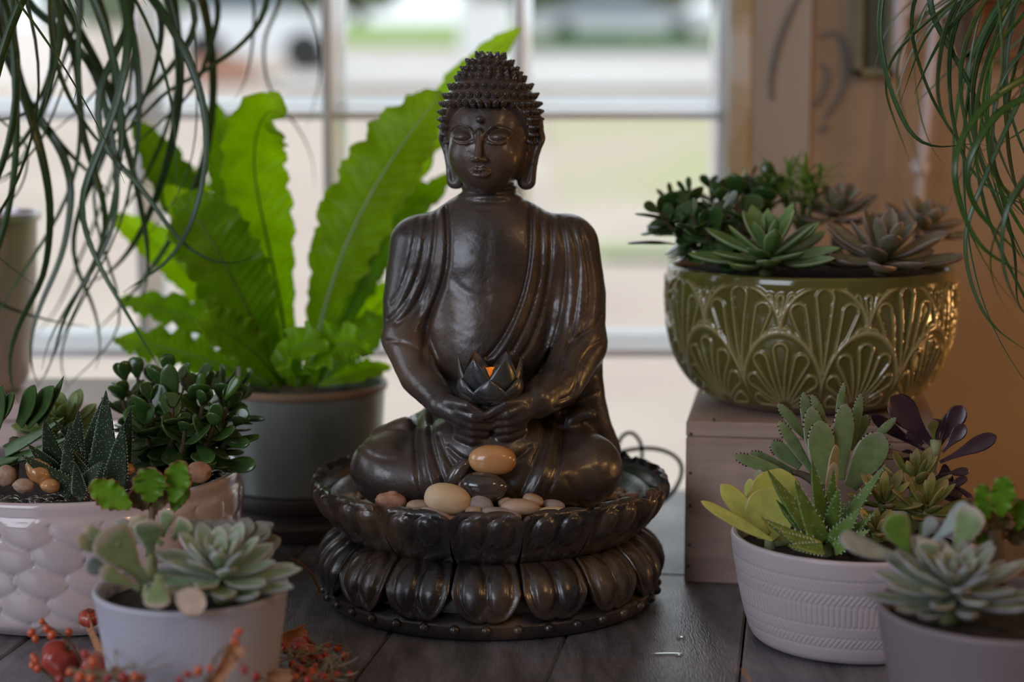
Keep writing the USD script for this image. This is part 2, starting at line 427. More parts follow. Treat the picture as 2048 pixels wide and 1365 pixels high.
# ------------------------------------------------------------------ table
M["table_wood"] = usdkit.material(stage, "/World/Looks/table_wood", {
    "tc": ("texture_coordinate", {}), "mp": ("mapping", {"scale": (14, 2.2, 14)}), "n": ("noise_texture", {"scale": 4.0, "detail": 8.0, "roughness": 0.65, "distortion": 0.6}),
    "r": ("rgb_ramp", {"ramp": [(0, (0.045, 0.038, 0.038)), (0.40, (0.095, 0.084, 0.088)), (0.62, (0.19, 0.175, 0.19)), (1, (0.34, 0.32, 0.35))]}),
    "n2": ("noise_texture", {"scale": 9.0, "detail": 6.0, "roughness": 0.7}), "rr": ("map_range", {"from_min": 0.3, "from_max": 0.7, "to_min": 0.18, "to_max": 0.40}),
    "n3": ("noise_texture", {"scale": 60.0, "detail": 5.0}), "b": ("bump", {"strength": 0.35, "distance": 0.0015}), "p": ("principled_bsdf", {"specular_ior_level": 0.8})},
    [("tc.object", "mp.vector"), ("mp.vector", "n.vector"), ("n.fac", "r.fac"), ("r.color", "p.base_color"), ("tc.object", "n2.vector"), ("n2.fac", "rr.value"), ("rr.result", "p.roughness"),
     ("mp.vector", "n3.vector"), ("n3.fac", "b.height"), ("b.normal", "p.normal")], surface="p.BSDF")
tb = thing("wooden_table", "dark worn plank table carrying the statue and pots", "table", (0, 1.15, -0.75))
RZ = math.radians(-9)
rng = np.random.default_rng(4)
TC = np.array([0.12, 1.15, 0])
k = 0
for i in range(-8, 8):
    x0 = TC[0] + 0.032 + i * 0.118
    cut = [-0.62, rng.uniform(-0.35, -0.1), rng.uniform(0.05, 0.3), 0.47]
    if i == 1 or i == 2:
        cut = [-0.62, -0.3, 0.095, 0.47]
    for a, b in zip(cut[:-1], cut[1:]):
        obj("plank", move(box(x0 + 0.0006, x0 + 0.1174, TC[1] + a + 0.0006, TC[1] + b - 0.0006, -0.03, 0.0 - 0.0004 * rng.random(), 0.0015), rz=RZ, about=TC), "table_wood", tb, smooth=False)
obj("apron", move(cat_([box(TC[0] - .88, TC[0] + .94, TC[1] - .57, TC[1] - .54, -.13, -.03), box(TC[0] - .88, TC[0] + .94, TC[1] + .40, TC[1] + .43, -.13, -.03)]), rz=RZ, about=TC), "table_wood", tb, smooth=False)
for sx in (-.86, .86):
    for sy in (-.54, .40):
        obj("leg", move(box(TC[0] + sx - .035, TC[0] + sx + .035, TC[1] + sy - .035, TC[1] + sy + .035, -.75, -.03, .004), rz=RZ, about=TC), "table_wood", tb, smooth=False)
# ------------------------------------------------------------------ the statue fountain
CX, Y0 = -0.0155 * 1.018, 1.272


def S(px, py, dy=0.0):
    """photograph pixel on the plane dy mm behind the statue's axis -> statue millimetres"""
    p = at(px, py, Y0 + dy / 1000)
    return np.array([(p[0] - CX) * 1000, dy, p[2] * 1000])


def W(v):
    """statue millimetres -> world metres"""
    return np.asarray(v) / 1000 + np.array([CX, Y0, 0])


def smin(a, b, k):
    h = np.clip(0.5 + 0.5 * (b - a) / k, 0, 1)
    return b + (a - b) * h - k * h * (1 - h)


def smax(a, b, k):
    return -smin(-a, -b, k)


def ell(p, c, r):
    q = p - np.asarray(c, np.float32)
    r = np.asarray(r, np.float32)
    k0 = np.linalg.norm(q / r, axis=-1)
    k1 = np.linalg.norm(q / (r * r), axis=-1) + 1e-6
    return k0 * (k0 - 1) / k1


def cap(p, a, b, ra, rb=None, flat=None):
    rb = ra if rb is None else rb
    a, b = np.asarray(a, np.float32), np.asarray(b, np.float32)
    if flat is not None:
        s = np.asarray(flat, np.float32)
        return cap(p / s, a / s, b / s, ra, rb) * s.min()
    ba, pa = b - a, p - a
    h = np.clip((pa @ ba) / (ba @ ba), 0, 1)
    return np.linalg.norm(pa - h[:, None] * ba, axis=-1) - (ra + (rb - ra) * h)


def chain(p, pts, radii, k=0.0):
    d = None
    for i in range(len(pts) - 1):
        e = cap(p, pts[i], pts[i + 1], radii[i], radii[i + 1])
        d = e if d is None else (smin(d, e, k) if k else np.minimum(d, e))
    return d


def surface(sdf, lo, hi, h):
    """surface nets of sdf on a grid of step h; only cells near the surface are evaluated finely"""
    lo, hi = np.asarray(lo, float), np.asarray(hi, float)
    B = 5
    n = np.ceil((hi - lo) / (h * B)).astype(int) + 1
    cg = np.stack(np.meshgrid(*[lo[k] + (np.arange(n[k]) + 0.5) * h * B for k in range(3)], indexing="ij"), -1).reshape(-1, 3).astype(np.float32)
    dc = sdf(cg).reshape(n)
    near = np.abs(dc) < h * B * 1.5
    vals = np.repeat(np.repeat(np.repeat(dc, B, 0), B, 1), B, 2).astype(np.float32)
    blocks = np.argwhere(near)
    o = np.stack(np.meshgrid(*[np.arange(B)] * 3, indexing="ij"), -1).reshape(-1, 3)
    idx = (blocks[:, None] * B + o[None]).reshape(-1, 3)
    pts = (lo + (idx + 0.5) * h).astype(np.float32)
    out = np.concatenate([sdf(pts[i:i + 400000]) for i in range(0, len(pts), 400000)])
    vals[idx[:, 0], idx[:, 1], idx[:, 2]] = out
    s = vals < 0
    c = [s[i:s.shape[0] - 1 + i, j:s.shape[1] - 1 + j, k:s.shape[2] - 1 + k] for i in (0, 1) for j in (0, 1) for k in (0, 1)]
    tot = sum(x.astype(np.int8) for x in c)
    cells = np.argwhere((tot > 0) & (tot < 8))
    number = -np.ones(tot.shape, int)
    number[tuple(cells.T)] = np.arange(len(cells))
    acc, cnt = np.zeros((len(cells), 3)), np.zeros(len(cells))
    corner = [np.array(x) for x in np.ndindex(2, 2, 2)]
    cv = np.stack([vals[tuple((cells + x).T)] for x in corner], 1)
    for i in range(8):
        for j in range(i + 1, 8):
            if np.abs(corner[i] - corner[j]).sum() == 1:
                a, b = cv[:, i], cv[:, j]
                m = (a < 0) != (b < 0)
                t = np.where(m, a / np.where(m, a - b, 1), 0)
                acc += np.where(m[:, None], corner[i] + t[:, None] * (corner[j] - corner[i]), 0)
                cnt += m
    v = lo + (cells + acc / cnt[:, None] + 0.5) * h
    faces = []
    for ax in range(3):
        u, w = (ax + 1) % 3, (ax + 2) % 3
        sl0, sl1 = [slice(1, -1)] * 3, [slice(1, -1)] * 3
        sl0[ax], sl1[ax] = slice(0, -1), slice(1, None)
        A, Bv = s[tuple(sl0)], s[tuple(sl1)]
        for flip, hit in ((False, A & ~Bv), (True, ~A & Bv)):
            e = np.argwhere(hit) + np.array([0 if k == ax else 1 for k in range(3)])
            du, dw = np.eye(3, dtype=int)[u], np.eye(3, dtype=int)[w]
            q = np.stack([number[tuple((e - du - dw).T)], number[tuple((e - dw).T)], number[tuple(e.T)], number[tuple((e - du).T)]], 1)
            q = q[(q >= 0).all(1)]
            faces.append(q[:, ::-1] if flip else q)
    q = np.vstack(faces)
    return v, np.vstack([q[:, [0, 1, 2]], q[:, [0, 2, 3]]])


# --- robe folds and other relief, drawn in the front view: (pixels, half width px, height mm; minus = groove)
STROKES = [
    # robe over the right shoulder of the picture
    ([(1061, 415), (1062, 470), (1056, 540), (1036, 615), (1003, 680), (975, 715)], 5, -2.6),
    ([(1068, 412), (1070, 470), (1065, 540), (1046, 620), (1012, 690), (988, 720)], 6, 1.5),
    ([(1081, 418), (1084, 480), (1080, 560), (1060, 635), (1024, 705)], 4, -1.7),
    ([(1098, 425), (1103, 480), (1098, 560), (1078, 650), (1044, 715)], 4.5, -1.9),
    ([(1119, 438), (1133, 520), (1130, 600), (1110, 690), (1074, 755)], 5, -2.0),
    ([(1141, 452), (1160, 530), (1156, 605), (1143, 675), (1116, 745)], 5, -1.6),
    ([(1165, 468), (1182, 560), (1180, 630), (1152, 690)], 5, -1.2),
    ([(1206, 640), (1180, 668), (1142, 690), (1122, 722)], 4, -1.3),
    ([(1206, 690), (1185, 700), (1160, 730), (1150, 770), (1120, 790)], 4, -1.4),
    ([(1204, 760), (1180, 775), (1150, 800), (1110, 805)], 4, -1.1),
    ([(1200, 800), (1170, 812), (1130, 820)], 4, -1.0),
    # robe over the left shoulder
    ([(889, 425), (894, 490), (887, 560), (866, 620), (850, 665), (846, 720)], 6, -3.0),
    ([(880, 425), (884, 490), (875, 560), (852, 620), (830, 660)], 6, 1.0),
    ([(868, 425), (866, 490), (853, 560), (826, 620), (790, 655)], 4.5, -1.5),
    ([(851, 428), (846, 490), (830, 560), (800, 620), (772, 650)], 4.5, -1.3),
    ([(832, 440), (822, 500), (803, 570), (778, 615)], 4.5, -1.0),
    ([(772, 690), (800, 690), (830, 700), (846, 720)], 4, -0.8),
    # lap drapery
    ([(828, 835), (836, 900), (848, 960), (858, 1000)], 7, -2.4),
    ([(845, 825), (858, 900), (874, 960), (884, 1005)], 6, 1.6),
    ([(862, 835), (880, 910), (902, 960), (915, 1000)], 5, -1.8),
    ([(880, 860), (905, 905), (935, 940)], 5, -1.6),
    ([(1092, 840), (1070, 900), (1040, 960), (1020, 1005)], 6, -2.0),
    ([(1108, 845), (1092, 905), (1064, 965), (1045, 1005)], 6, 1.8),
    ([(1124, 850), (1112, 920), (1085, 980), (1075, 1005)], 5, -1.8),
    ([(900, 878), (950, 905), (1010, 905), (1060, 880)], 5, -1.6),
    ([(1130, 940), (1150, 975), (1165, 1000)], 6, -0.8), ([(720, 890), (750, 905), (790, 910)], 6, -0.8),
    # chest and belly
    ([(905, 560), (935, 590), (975, 595)], 9, -0.5), ([(975, 470), (972, 540), (970, 600)], 9, -0.3),
]
ST = [(np.array([S(a, b, -38)[[0, 2]] for a, b in spline([(x, y, 0) for x, y in pts], 22)[:, :2]], np.float32), w * 0.355, amp) for pts, w, amp in STROKES]


def relief(p, d):
    out = np.zeros(len(p), np.float32)
    near = (np.abs(d) < 14) & (p[:, 1] < 6)
    if not near.any():
        return out
    q = p[near][:, [0, 2]]
    tot = np.zeros(len(q), np.float32)
    for line, w, amp in ST:
        lo, hi = line.min(0) - 3 * w, line.max(0) + 3 * w
        m = np.where(((q >= lo) & (q <= hi)).all(1))[0]
        if not len(m):
            continue
        a, b = line[:-1], line[1:]
        ab = b - a
        best = np.full(len(m), 1e9, np.float32)
        for i in range(len(a)):
            pa = q[m] - a[i]
            h = np.clip((pa @ ab[i]) / (ab[i] @ ab[i]), 0, 1)
            best = np.minimum(best, ((pa - h[:, None] * ab[i]) ** 2).sum(1))
        tot[m] += amp * np.exp(-best / (w * w))
    out[near] = tot * np.clip((6 - p[near][:, 1]) / 10, 0, 1)
    return out


def body(p):
    n0 = S(978, 375, 2)
    d = ell(p, S(977, 545, 4), (52, 35, 60))
    d = smin(d, ell(p, S(972, 690, 0), (46, 37, 52)), 16)
    d = smin(d, cap(p, S(975, 474, 8), S(858, 496, 8), 21, 21), 14)
    d = smin(d, cap(p, S(978, 474, 8), S(1124, 496, 8), 21, 22), 14)
    d = smin(d, cap(p, S(935, 456, 6), S(1030, 456, 6), 12, 12), 10)
    # arms
    d = smin(d, chain(p, [S(838, 490, 8), S(822, 600, 4), S(816, 670, -4)], [21, 20, 18]), 7)
    d = smin(d, chain(p, [S(1136, 492, 8), S(1152, 590, 4), S(1154, 680, -4)], [22, 21.5, 20]), 7)
    # hanging sleeves behind the forearms
    d = smin(d, chain(p, [S(1150, 690, 4), S(1156, 770, 8), S(1160, 840, 12)], [20, 18, 17]), 8)
    d = smin(d, chain(p, [S(1160, 790, 12), S(1190, 860, 16), S(1206, 900, 18)], [15, 13, 13]), 8)
    d = smin(d, chain(p, [S(975, 700, 18), S(975, 880, 16)], [40, 44]), 14)
    # legs
    d = smin(d, chain(p, [S(880, 895, 5), S(770, 938, -34)], [30, 24.5]), 8)
    d = smin(d, chain(p, [S(1075, 895, 5), S(1172, 938, -34)], [30, 25.5]), 8)
    d = smin(d, chain(p, [S(785, 955, -42), S(880, 960, -62), S(935, 985, -66)], [20, 17, 14]), 7)
    d = smin(d, chain(p, [S(1160, 955, -42), S(1075, 960, -62), S(1020, 985, -66)], [20, 17, 14]), 7)
    d = smin(d, ell(p, S(972, 905, -40), (52, 36, 30)), 10)
    # feet on the thighs, just their toes show
    for c, r in (((1145, 838), 7), ((1160, 830), 6), ((1177, 828), 5.5), ((1132, 852), 7), ((776, 862), 6), ((794, 854), 6), ((758, 868), 6), ((812, 850), 7)):
        d = smin(d, ell(p, S(*c, -22), (r, r * 1.1, r * 0.8)), 3.5)
    # robe edge crossing the chest is the upper layer
    # forearms
    L = [S(812, 678, -8), S(838, 752, -30), S(884, 806, -58)]
    d = smin(d, chain(p, L, [17, 14, 10.5]), 4)
    R = [S(1158, 690, -8), S(1122, 765, -34), S(1075, 800, -58)]
    d = smin(d, chain(p, R, [19, 17, 13]), 6)
    # cupped hands: palms, fingers, thumbs
    d = smin(d, cap(p, S(888, 812, -62), S(930, 838, -70), 9.5, 9, (1, 1, 0.8)), 3)
    d = smin(d, cap(p, S(1066, 806, -62), S(1028, 834, -70), 10, 9, (1, 1, 0.8)), 3)
    for i in range(4):
        z = 826 + i * 15
        d = smin(d, chain(p, [S(918, z - 2, -74 + i * 2.2), S(945, z + 9, -79 + i * 2.2), S(985 + 4 * (i % 2) - 7 * i, z + 12, -75 + i * 2.2)], [4.1, 4.0, 3.1]), 1.4)
        d = smin(d, chain(p, [S(1044, z - 10, -73 + i * 2.4), S(1016, z + 2, -78 + i * 2.4), S(990 + 3 * i, z + 6, -76 + i * 2.4)], [4.1, 4.0, 3.1]), 1.4)
    d = smin(d, chain(p, [S(900, 806, -68), S(935, 812, -78), S(966, 832, -80)], [5, 4.2, 3.0]), 1.6)
    d = smin(d, chain(p, [S(1052, 800, -68), S(1012, 808, -78), S(976, 830, -80)], [5, 4.2, 3.0]), 1.6)
    # neck with three rings
    nk = cap(p, S(977, 360, 4), S(981, 425, 6), 18.5, 20.5)
    zz = p[:, 2]
    nk = nk - 0.9 * np.cos((zz - n0[2]) * 2 * np.pi / 6.2)
    d = smin(d, nk, 5)
    d = d - relief(p, d)
    d = d - 0.35 * (fbm(p / 9.0, 3, 3) - 0.5).astype(np.float32) * 2
    return d


HC = S(978, 268, 0)      # between the eyes, on the head's axis
YAW = math.radians(-11)


def to_head(p):
    q = p - HC.astype(np.float32)
    c, s = math.cos(YAW), math.sin(YAW)
    return np.stack([q[:, 0] * c + q[:, 1] * s, -q[:, 0] * s + q[:, 1] * c, q[:, 2]], 1)


def from_head(q):
    c, s = math.cos(YAW), math.sin(YAW)
    q = np.asarray(q, float)
    return np.stack([q[:, 0] * c - q[:, 1] * s, q[:, 0] * s + q[:, 1] * c, q[:, 2]], 1) + HC


def hair(q):
    h = smin(ell(q, (0, 6, 9), (33.5, 37, 31)), ell(q, (0, 6, 14), (33.5, 37, 32)), 2)
    line = 21.5 - np.maximum(0, q[:, 1] + 22) * 1.6
    return smax(h, line - q[:, 2], 1.2)


def bun(q):
    return ell(q, (-1, 7, 36), (19.5, 20, 20))


def head(p):
    q = to_head(p)
    ax = np.abs(q[:, 0])
    m = np.stack([ax, q[:, 1], q[:, 2]], 1)
    d = ell(q, (0, 6, 8), (30, 33, 29))
    d = smin(d, ell(q, (0, -1, -10), (26.5, 31.5, 31)), 8)
    d = smin(d, ell(q, (0, -14, -27), (15, 15, 13.5)), 9)
    d = smin(d, ell(m, (12, -18, -15), (12, 11, 13)), 8)
    # eye hollows, brows, lids
    d = smax(d, -ell(m, (12.0, -36.5, -0.8), (8.6, 7.0, 5.0)), 3.0)
    brow = chain(m, [(2.6, -32.4, -3.0), (4.4, -33.0, 1.6), (8.5, -32.4, 5.6), (13.5, -30.4, 6.8), (19, -26.6, 5.2), (23.5, -21.6, 1.5)], [0.6, 0.7, 0.8, 0.8, 0.7, 0.5], 1.0)
    d = smin(d, brow, 3.0)
    d = smin(d, ell(m, (12.3, -26.3, -1.6), (7.6, 6.2, 4.3)), 2.0)
    slit = chain(m, [(4.8, -32.4, -2.6), (8.5, -33.2, -3.8), (13, -32.8, -4.3), (17.5, -30.6, -3.6), (21.0, -27.8, -2.2)], [0.7, 0.9, 0.9, 0.8, 0.5])
    d = smax(d, -slit, 0.8)
    d = smin(d, chain(m, [(5.0, -31.6, -4.4), (9, -32.3, -5.8), (14, -31.4, -6.2), (20, -27.8, -4.2)], [0.4, 0.5, 0.5, 0.4], 0.6), 2.0)
    # nose
    d = smin(d, chain(q, [(0, -31.8, 2), (0, -35.4, -7), (0, -39.0, -15.6)], [1.9, 2.2, 2.8]), 2.4)
    d = smin(d, ell(m, (3.6, -35.4, -16.8), (2.5, 3.2, 2.1)), 1.4)
    d = smax(d, -ell(m, (2.1, -37.2, -19.4), (1.3, 1.6, 0.9)), 0.8)
    # philtrum, lips
    d = smax(d, -cap(q, (0, -36.5, -19.6), (0, -36.0, -22.6), 0.9), 1.0)
    d = smin(d, chain(m, [(0, -33.3, -23.8), (2.4, -33.3, -23.2), (7.0, -30.6, -24.8)], [1.3, 1.5, 0.7], 0.8), 1.0)
    d = smin(d, chain(m, [(0, -33.2, -27.6), (3.4, -32.8, -27.2), (6.8, -30.4, -26.0)], [2.0, 1.8, 0.8], 0.8), 1.0)
    d = smax(d, -chain(m, [(0, -36.0, -25.6), (4, -35.0, -25.4), (7.8, -31.6, -25.0)], [0.6, 0.6, 0.6]), 0.6)
    d = smax(d, -ell(q, (0, -35.3, -31.6), (5.5, 3.0, 1.6)), 2.0)
    # urna
    d = smin(d, ell(q, (0, -31.9, 10.5), (2.7, 2.3, 2.7)), 0.7)
    # long ears
    e = chain(m, [(29.5, 9, 8), (30.5, 9, -3), (27.0, 8, -18), (25.5, 7, -33)], [7.5, 7.5, 6.2, 6.6], 2.0)
    e = smax(e, -(q[:, 2] + 40.0), 1.5)
    e = smax(e, -chain(m, [(32, 2.5, 6), (33.5, 2.5, -5), (29.5, 2, -20), (27, 1.5, -32)], [2.4, 2.6, 1.8, 1.8]), 2.0)
    e = smax(e, np.abs(q[:, 1] - 8) - 5.5, 2.0)
    d = smin(d, e, 2.5)
    d = smin(d, hair(q), 0.8)
    d = smin(d, bun(q), 4)
    d = smin(d, cap(p, S(977, 330, 4), S(980, 395, 6), 15, 15.5), 4)
    return d - 0.18 * (fbm(p / 5.0, 3, 9) - 0.5).astype(np.float32) * 2


def resin(name, dark, light, worn, rough=(0.24, 0.45), scale=22.0):
    """painted cast resin: dark brown with rubbed lighter patches on what stands proud, under a wet gloss"""
    M[name] = usdkit.material(stage, "/World/Looks/" + name, {
        "tc": ("texture_coordinate", {}), "n": ("noise_texture", {"scale": scale, "detail": 6.0, "roughness": 0.6}),
        "r": ("rgb_ramp", {"ramp": [(0, dark), (0.42, dark), (0.72, light), (1, light)]}),
        "g": ("geometry", {}), "n1": ("noise_texture", {"scale": scale * 0.5, "detail": 5.0}), "w": ("map_range", {"from_min": 0.50, "from_max": 0.66, "clamp": True}),
        "wp": ("map_range", {"from_min": 0.0, "from_max": 1.0, "to_min": 0.0, "to_max": 0.75}), "mx": ("mix_color", {"b": worn}),
        "mp": ("mapping", {"scale": (1, 1, 0.35)}), "n2": ("noise_texture", {"scale": 90.0, "detail": 5.0}), "rr": ("map_range", {"from_min": 0.3, "from_max": 0.7, "to_min": rough[0], "to_max": rough[1]}),
        "n3": ("noise_texture", {"scale": 420.0, "detail": 3.0}), "b": ("bump", {"strength": 0.5, "distance": 0.0006}),
        "p": ("principled_bsdf", {"specular_ior_level": 0.5, "coat_weight": 0.65, "coat_roughness": 0.24})},
        [("tc.object", "mp.vector"), ("mp.vector", "n.vector"), ("n.fac", "r.fac"), ("tc.object", "n1.vector"), ("n1.fac", "w.value"), ("w.result", "wp.value"), ("wp.result", "mx.fac"), ("r.color", "mx.a"), ("mx.result", "p.base_color"),
         ("tc.object", "n2.vector"), ("n2.fac", "rr.value"), ("rr.result", "p.roughness"), ("tc.object", "n3.vector"), ("n3.fac", "b.height"), ("b.normal", "p.normal")], surface="p.BSDF")


resin("resin_body", (0.036, 0.027, 0.024), (0.066, 0.044, 0.035), (0.14, 0.080, 0.050), rough=(0.30, 0.5))
resin("resin_hair", (0.042, 0.032, 0.028), (0.07, 0.05, 0.04), (0.10, 0.065, 0.045), rough=(0.25, 0.42))
resin("resin_base", (0.022, 0.018, 0.019), (0.046, 0.034, 0.030), (0.13, 0.078, 0.042), rough=(0.2, 0.42), scale=30)
resin("resin_lotus", (0.024, 0.030, 0.036), (0.085, 0.080, 0.068), (0.40, 0.25, 0.12), rough=(0.2, 0.4), scale=60)

ft = thing("statue_fountain", "dark brown meditating figure fountain seated on a lotus petal basin", "fountain", (CX, Y0, 0))
bv, bf = surface(body, (-100, -95, 66), (105, 66, 312), 0.95)
hv, hf = surface(head, S(977, 300, 0) - [48, 46, 44], S(977, 300, 0) + [48, 50, 86], 0.62)
bp = W(bv); hp = W(hv)
fig = obj("figure", cat_([(bp, bf), (hp, hf)]), "resin_body", ft, smooth=True)
print("figure", len(bf) + len(hf), str(fig.GetPath()))

# snail curls, one mesh each, in rows over cap and bun
def curl(pos, nrm, r, h):
    prof = [(1.0, -0.35), (0.98, 0.15), (0.80, 0.38), (0.74, 0.42), (0.62, 0.66), (0.42, 0.74), (0.30, 0.98), (0.0, 1.08)]
    n = 9
    a = np.arange(n) * 2 * np.pi / n
    z = nrm / np.linalg.norm(nrm)
    x = np.cross(z, [0.3, 0.2, 1.0]); x /= np.linalg.norm(x); y = np.cross(z, x)
    v = []
    for k, (pr, pz) in enumerate(prof):
        tw = a + k * 0.35
        v.append(pos + r * pr * (np.cos(tw)[:, None] * x + np.sin(tw)[:, None] * y) + z * h * pz)
    return np.vstack(v), grid_faces(len(prof), n, True)
def on_sdf(f, q, steps=12):
    for _ in range(steps):
        d = f(q); e = 0.2
        g = np.stack([f(q + np.eye(3)[k] * e) - d for k in range(3)], 1) / e
        g /= np.linalg.norm(g, axis=1, keepdims=True) + 1e-6
        q = q - g * d[:, None] * 0.9
    return q, g
rngc = np.random.default_rng(11)
seeds = []
for k, zc in enumerate(np.arange(-20, 36, 5.0)):                     # rows of the cap
    t = np.clip((zc - 9) / 31, -0.98, 0.98)
    rr = math.sqrt(1 - t * t) * 34
    n = max(8, int(2 * math.pi * rr / 5.4))
    for i in range(n):
        a = 2 * math.pi * (i + 0.5 * (k % 2)) / n
        y_ = 5 + rr * math.sin(a)
        if zc > 21.5 - max(0, y_ + 22) * 1.6 + 1.0 and (y_ < 20) and zc < 31:
            seeds.append((rr * math.cos(a) * 0.98, y_, zc, 0))
for i in range(42):
    a = 2 * math.pi * i / 42
seeds = [s_ for s_ in seeds]
for k, zc in enumerate(np.arange(30, 57, 4.7)):                      # rows of the bun
    rr = 19 * math.sqrt(max(0.02, 1 - ((zc - 36) / 20.0) ** 2))
    if zc < 36: rr = 19 + (36 - zc) * 1.2
    n = max(3, int(2 * math.pi * rr / 5.2))
    for i in range(n):
        a = 2 * math.pi * (i + 0.5 * (k % 2)) / n
        seeds.append((rr * math.cos(a), 7 + rr * math.sin(a), zc, 1))
# the front hairline row, lying on the brow's edge
for a in np.linspace(-1.15, 1.15, 15):
    seeds.append((33.5 * math.sin(a), 6 - 37 * math.cos(a), 22.0, 0))
sq = np.array(seeds)
def capbun(q): return smin(smin(ell(q, (0, 6, 9), (33.5, 37, 31)), ell(q, (0, 6, 14), (33.5, 37, 32)), 2), bun(q), 4)
pq, g = on_sdf(capbun, sq[:, :3].astype(np.float32))
keep = []
for i in range(len(pq)):
    if pq[i, 1] > 26 or pq[i, 2] < -22: continue
    if all(np.linalg.norm(pq[i] - pq[j]) > 3.6 for j in keep): keep.append(i)
pw = from_head(pq); gw_ = from_head(pq + g) - pw
for i in keep[:290]:
    s_ = 2.55 * (0.92 + 0.16 * rngc.random())
    obj("hair_curl", (lambda m: (W(m[0]), m[1]))(curl(pw[i] - gw_[i] * 0.4, gw_[i] + rngc.normal(0, .06, 3) + [0, 0, 0.12], s_, 4.3)), "resin_hair", fig, smooth=50)
print("curls", len(keep))

# --- basin, petals, plinth
basin = [(0, 47), (70, 47), (97, 51), (104, 57), (112, 69), (115, 78), (112, 80), (109, 76), (106, 68), (100, 62), (60, 60), (0, 60)]
obj("basin", lathe([(r / 1000, z / 1000) for r, z in basin], 96, (CX, Y0, 0)), "resin_base", ft, smooth=40)
plinth = [(0, 0), (110, 0), (117, 1.5), (120.5, 6), (121, 11), (118, 15), (112.5, 18), (113.5, 24), (112, 36), (103, 45), (97, 49.5), (92, 52), (0, 52)]
obj("plinth", lathe([(r / 1000, z / 1000) for r, z in plinth], 128, (CX, Y0, 0)), "resin_base", ft, smooth=40)

def petal(theta, n_pet, profile, lobe, tip, thick, seed, edge_rim=1.0):
    """one cast lotus petal as a closed shell; profile: (r, z) along it from root to end; tip: how its end is cut into lobes"""
    nu, nv = 25, 22
    u = np.linspace(-1, 1, nu); v = np.linspace(0, 1, nv)
    U, V = np.meshgrid(u, v, indexing="ij")
    half = math.pi / n_pet
    pr = np.asarray(profile, float)
    tt = np.linspace(0, 1, len(pr))
    end = tip(U)                                               # how far along the profile this column runs
    VV = V * end
    from scipy.interpolate import PchipInterpolator
    r = PchipInterpolator(tt, pr[:, 0])(np.clip(VV, 0, 1)); z = PchipInterpolator(tt, pr[:, 1])(np.clip(VV, 0, 1))
    wid = np.interp(VV, [0, 0.25, 0.6, 1.0], lobe["w"])
    ang = theta + U * wid * half
    A = np.abs(U)
    rim = np.minimum(np.exp(-((1 - A) / 0.12) ** 2) + np.exp(-((1 - V) / 0.13) ** 2), 1)
    e = np.sqrt(((A - 0.40) / 0.36) ** 2 + ((V - lobe["v0"]) / lobe["vr"]) ** 2)
    h = lobe["puff"] * np.sqrt(np.clip(1 - e ** 2, 0, 1)) - lobe["groove"] * np.exp(-((e - 1.04) / 0.11) ** 2) - 0.9 * np.exp(-(U / 0.05) ** 2) * np.clip(V * 2, 0, 1) + lobe["rim"] * rim + 0.7 * (1 - U ** 2) + lobe["lip"] * np.exp(-((1 - V) / 0.10) ** 2)
    P0 = np.stack([r * np.cos(ang), r * np.sin(ang), z], -1)
    dr, dz = np.gradient(r, axis=1), np.gradient(z, axis=1)
    ln = np.hypot(dr, dz) + 1e-9
    s = lobe["side"]
    nr, nz = s * dz / ln, -s * dr / ln
    N = np.stack([nr * np.cos(ang), nr * np.sin(ang), nz], -1)
    rg = np.random.default_rng(seed)
    h = h + 0.5 * (noise(np.stack([U * 2 + seed * 3.3, V * 3, 0 * U], -1), seed) - 0.5)
    out, back = P0 + N * h[..., None], P0 - N * thick
    grid = np.concatenate([out, back[:, ::-1]], 1)             # front then back, wrapped round
    vv = grid.reshape(-1, 3)
    f = grid_faces(nu, 2 * nv, True)
    if s < 0: f = f[:, ::-1]
    e0 = [(np.arange(nv - 1), 1)]
    k = 2 * nv
    side = []
    for i in (0, nu - 1):
        b = i * k
        for j in range(nv - 1):
            q = [b + j, b + j + 1, b + k - 2 - j, b + k - 1 - j]
            q = q if (i == 0) == (s > 0) else q[::-1]
            side += [[q[0], q[1], q[2]], [q[0], q[2], q[3]]]
    return W(vv), np.vstack([f, np.array(side)[:, ::-1]])
NP = 16
up_prof = [(97, 48.0), (104, 50.5), (111.5, 56), (118, 64), (123, 73.5), (126.5, 82), (126.5, 86.5), (121, 87)]
lo_prof = [(96, 51), (103, 50), (112, 45), (119.5, 37), (123, 29), (122.5, 21), (119, 14)]
def tip_up(U): return 1.0 - 0.055 * np.exp(-(U / 0.25) ** 2) - 0.25 * np.abs(U) ** 3.0
def tip_lo(U): return 1.0 - 0.03 * np.exp(-(U / 0.15) ** 2) - 0.42 * np.abs(U) ** 3.2
for i in range(NP):
    th = -math.pi / 2 + math.radians(-0.6) + 2 * math.pi * i / NP
    obj("upper_petal", petal(th, NP, up_prof, dict(w=[0.90, 0.96, 1.0, 0.99], puff=2.8, groove=1.5, rim=1.2, lip=1.4, side=1, v0=0.64, vr=0.20), tip_up, 4.5, i), "resin_base", ft, smooth=55)
for i in range(NP):
    th = -math.pi / 2 + math.radians(-0.6) + 2 * math.pi * i / NP
    obj("lower_petal", petal(th, NP, lo_prof, dict(w=[0.84, 0.93, 0.97, 0.97], puff=3.0, groove=1.5, rim=1.2, lip=0.3, side=-1, v0=0.54, vr=0.35), tip_lo, 3.0, i + 50), "resin_base", ft, smooth=55)
for i in range(36):
    th = -math.pi / 2 + math.radians(-0.6) + 2 * math.pi * i / 36
    m = trimesh.creation.icosphere(2, 1.0)
    v = np.array(m.vertices) * [3.6, 3.6, 3.4]
    obj("bead", (W(v + np.array([120.8 * math.cos(th), 120.8 * math.sin(th), 9.0])), m.faces), "resin_base", ft, smooth=True)

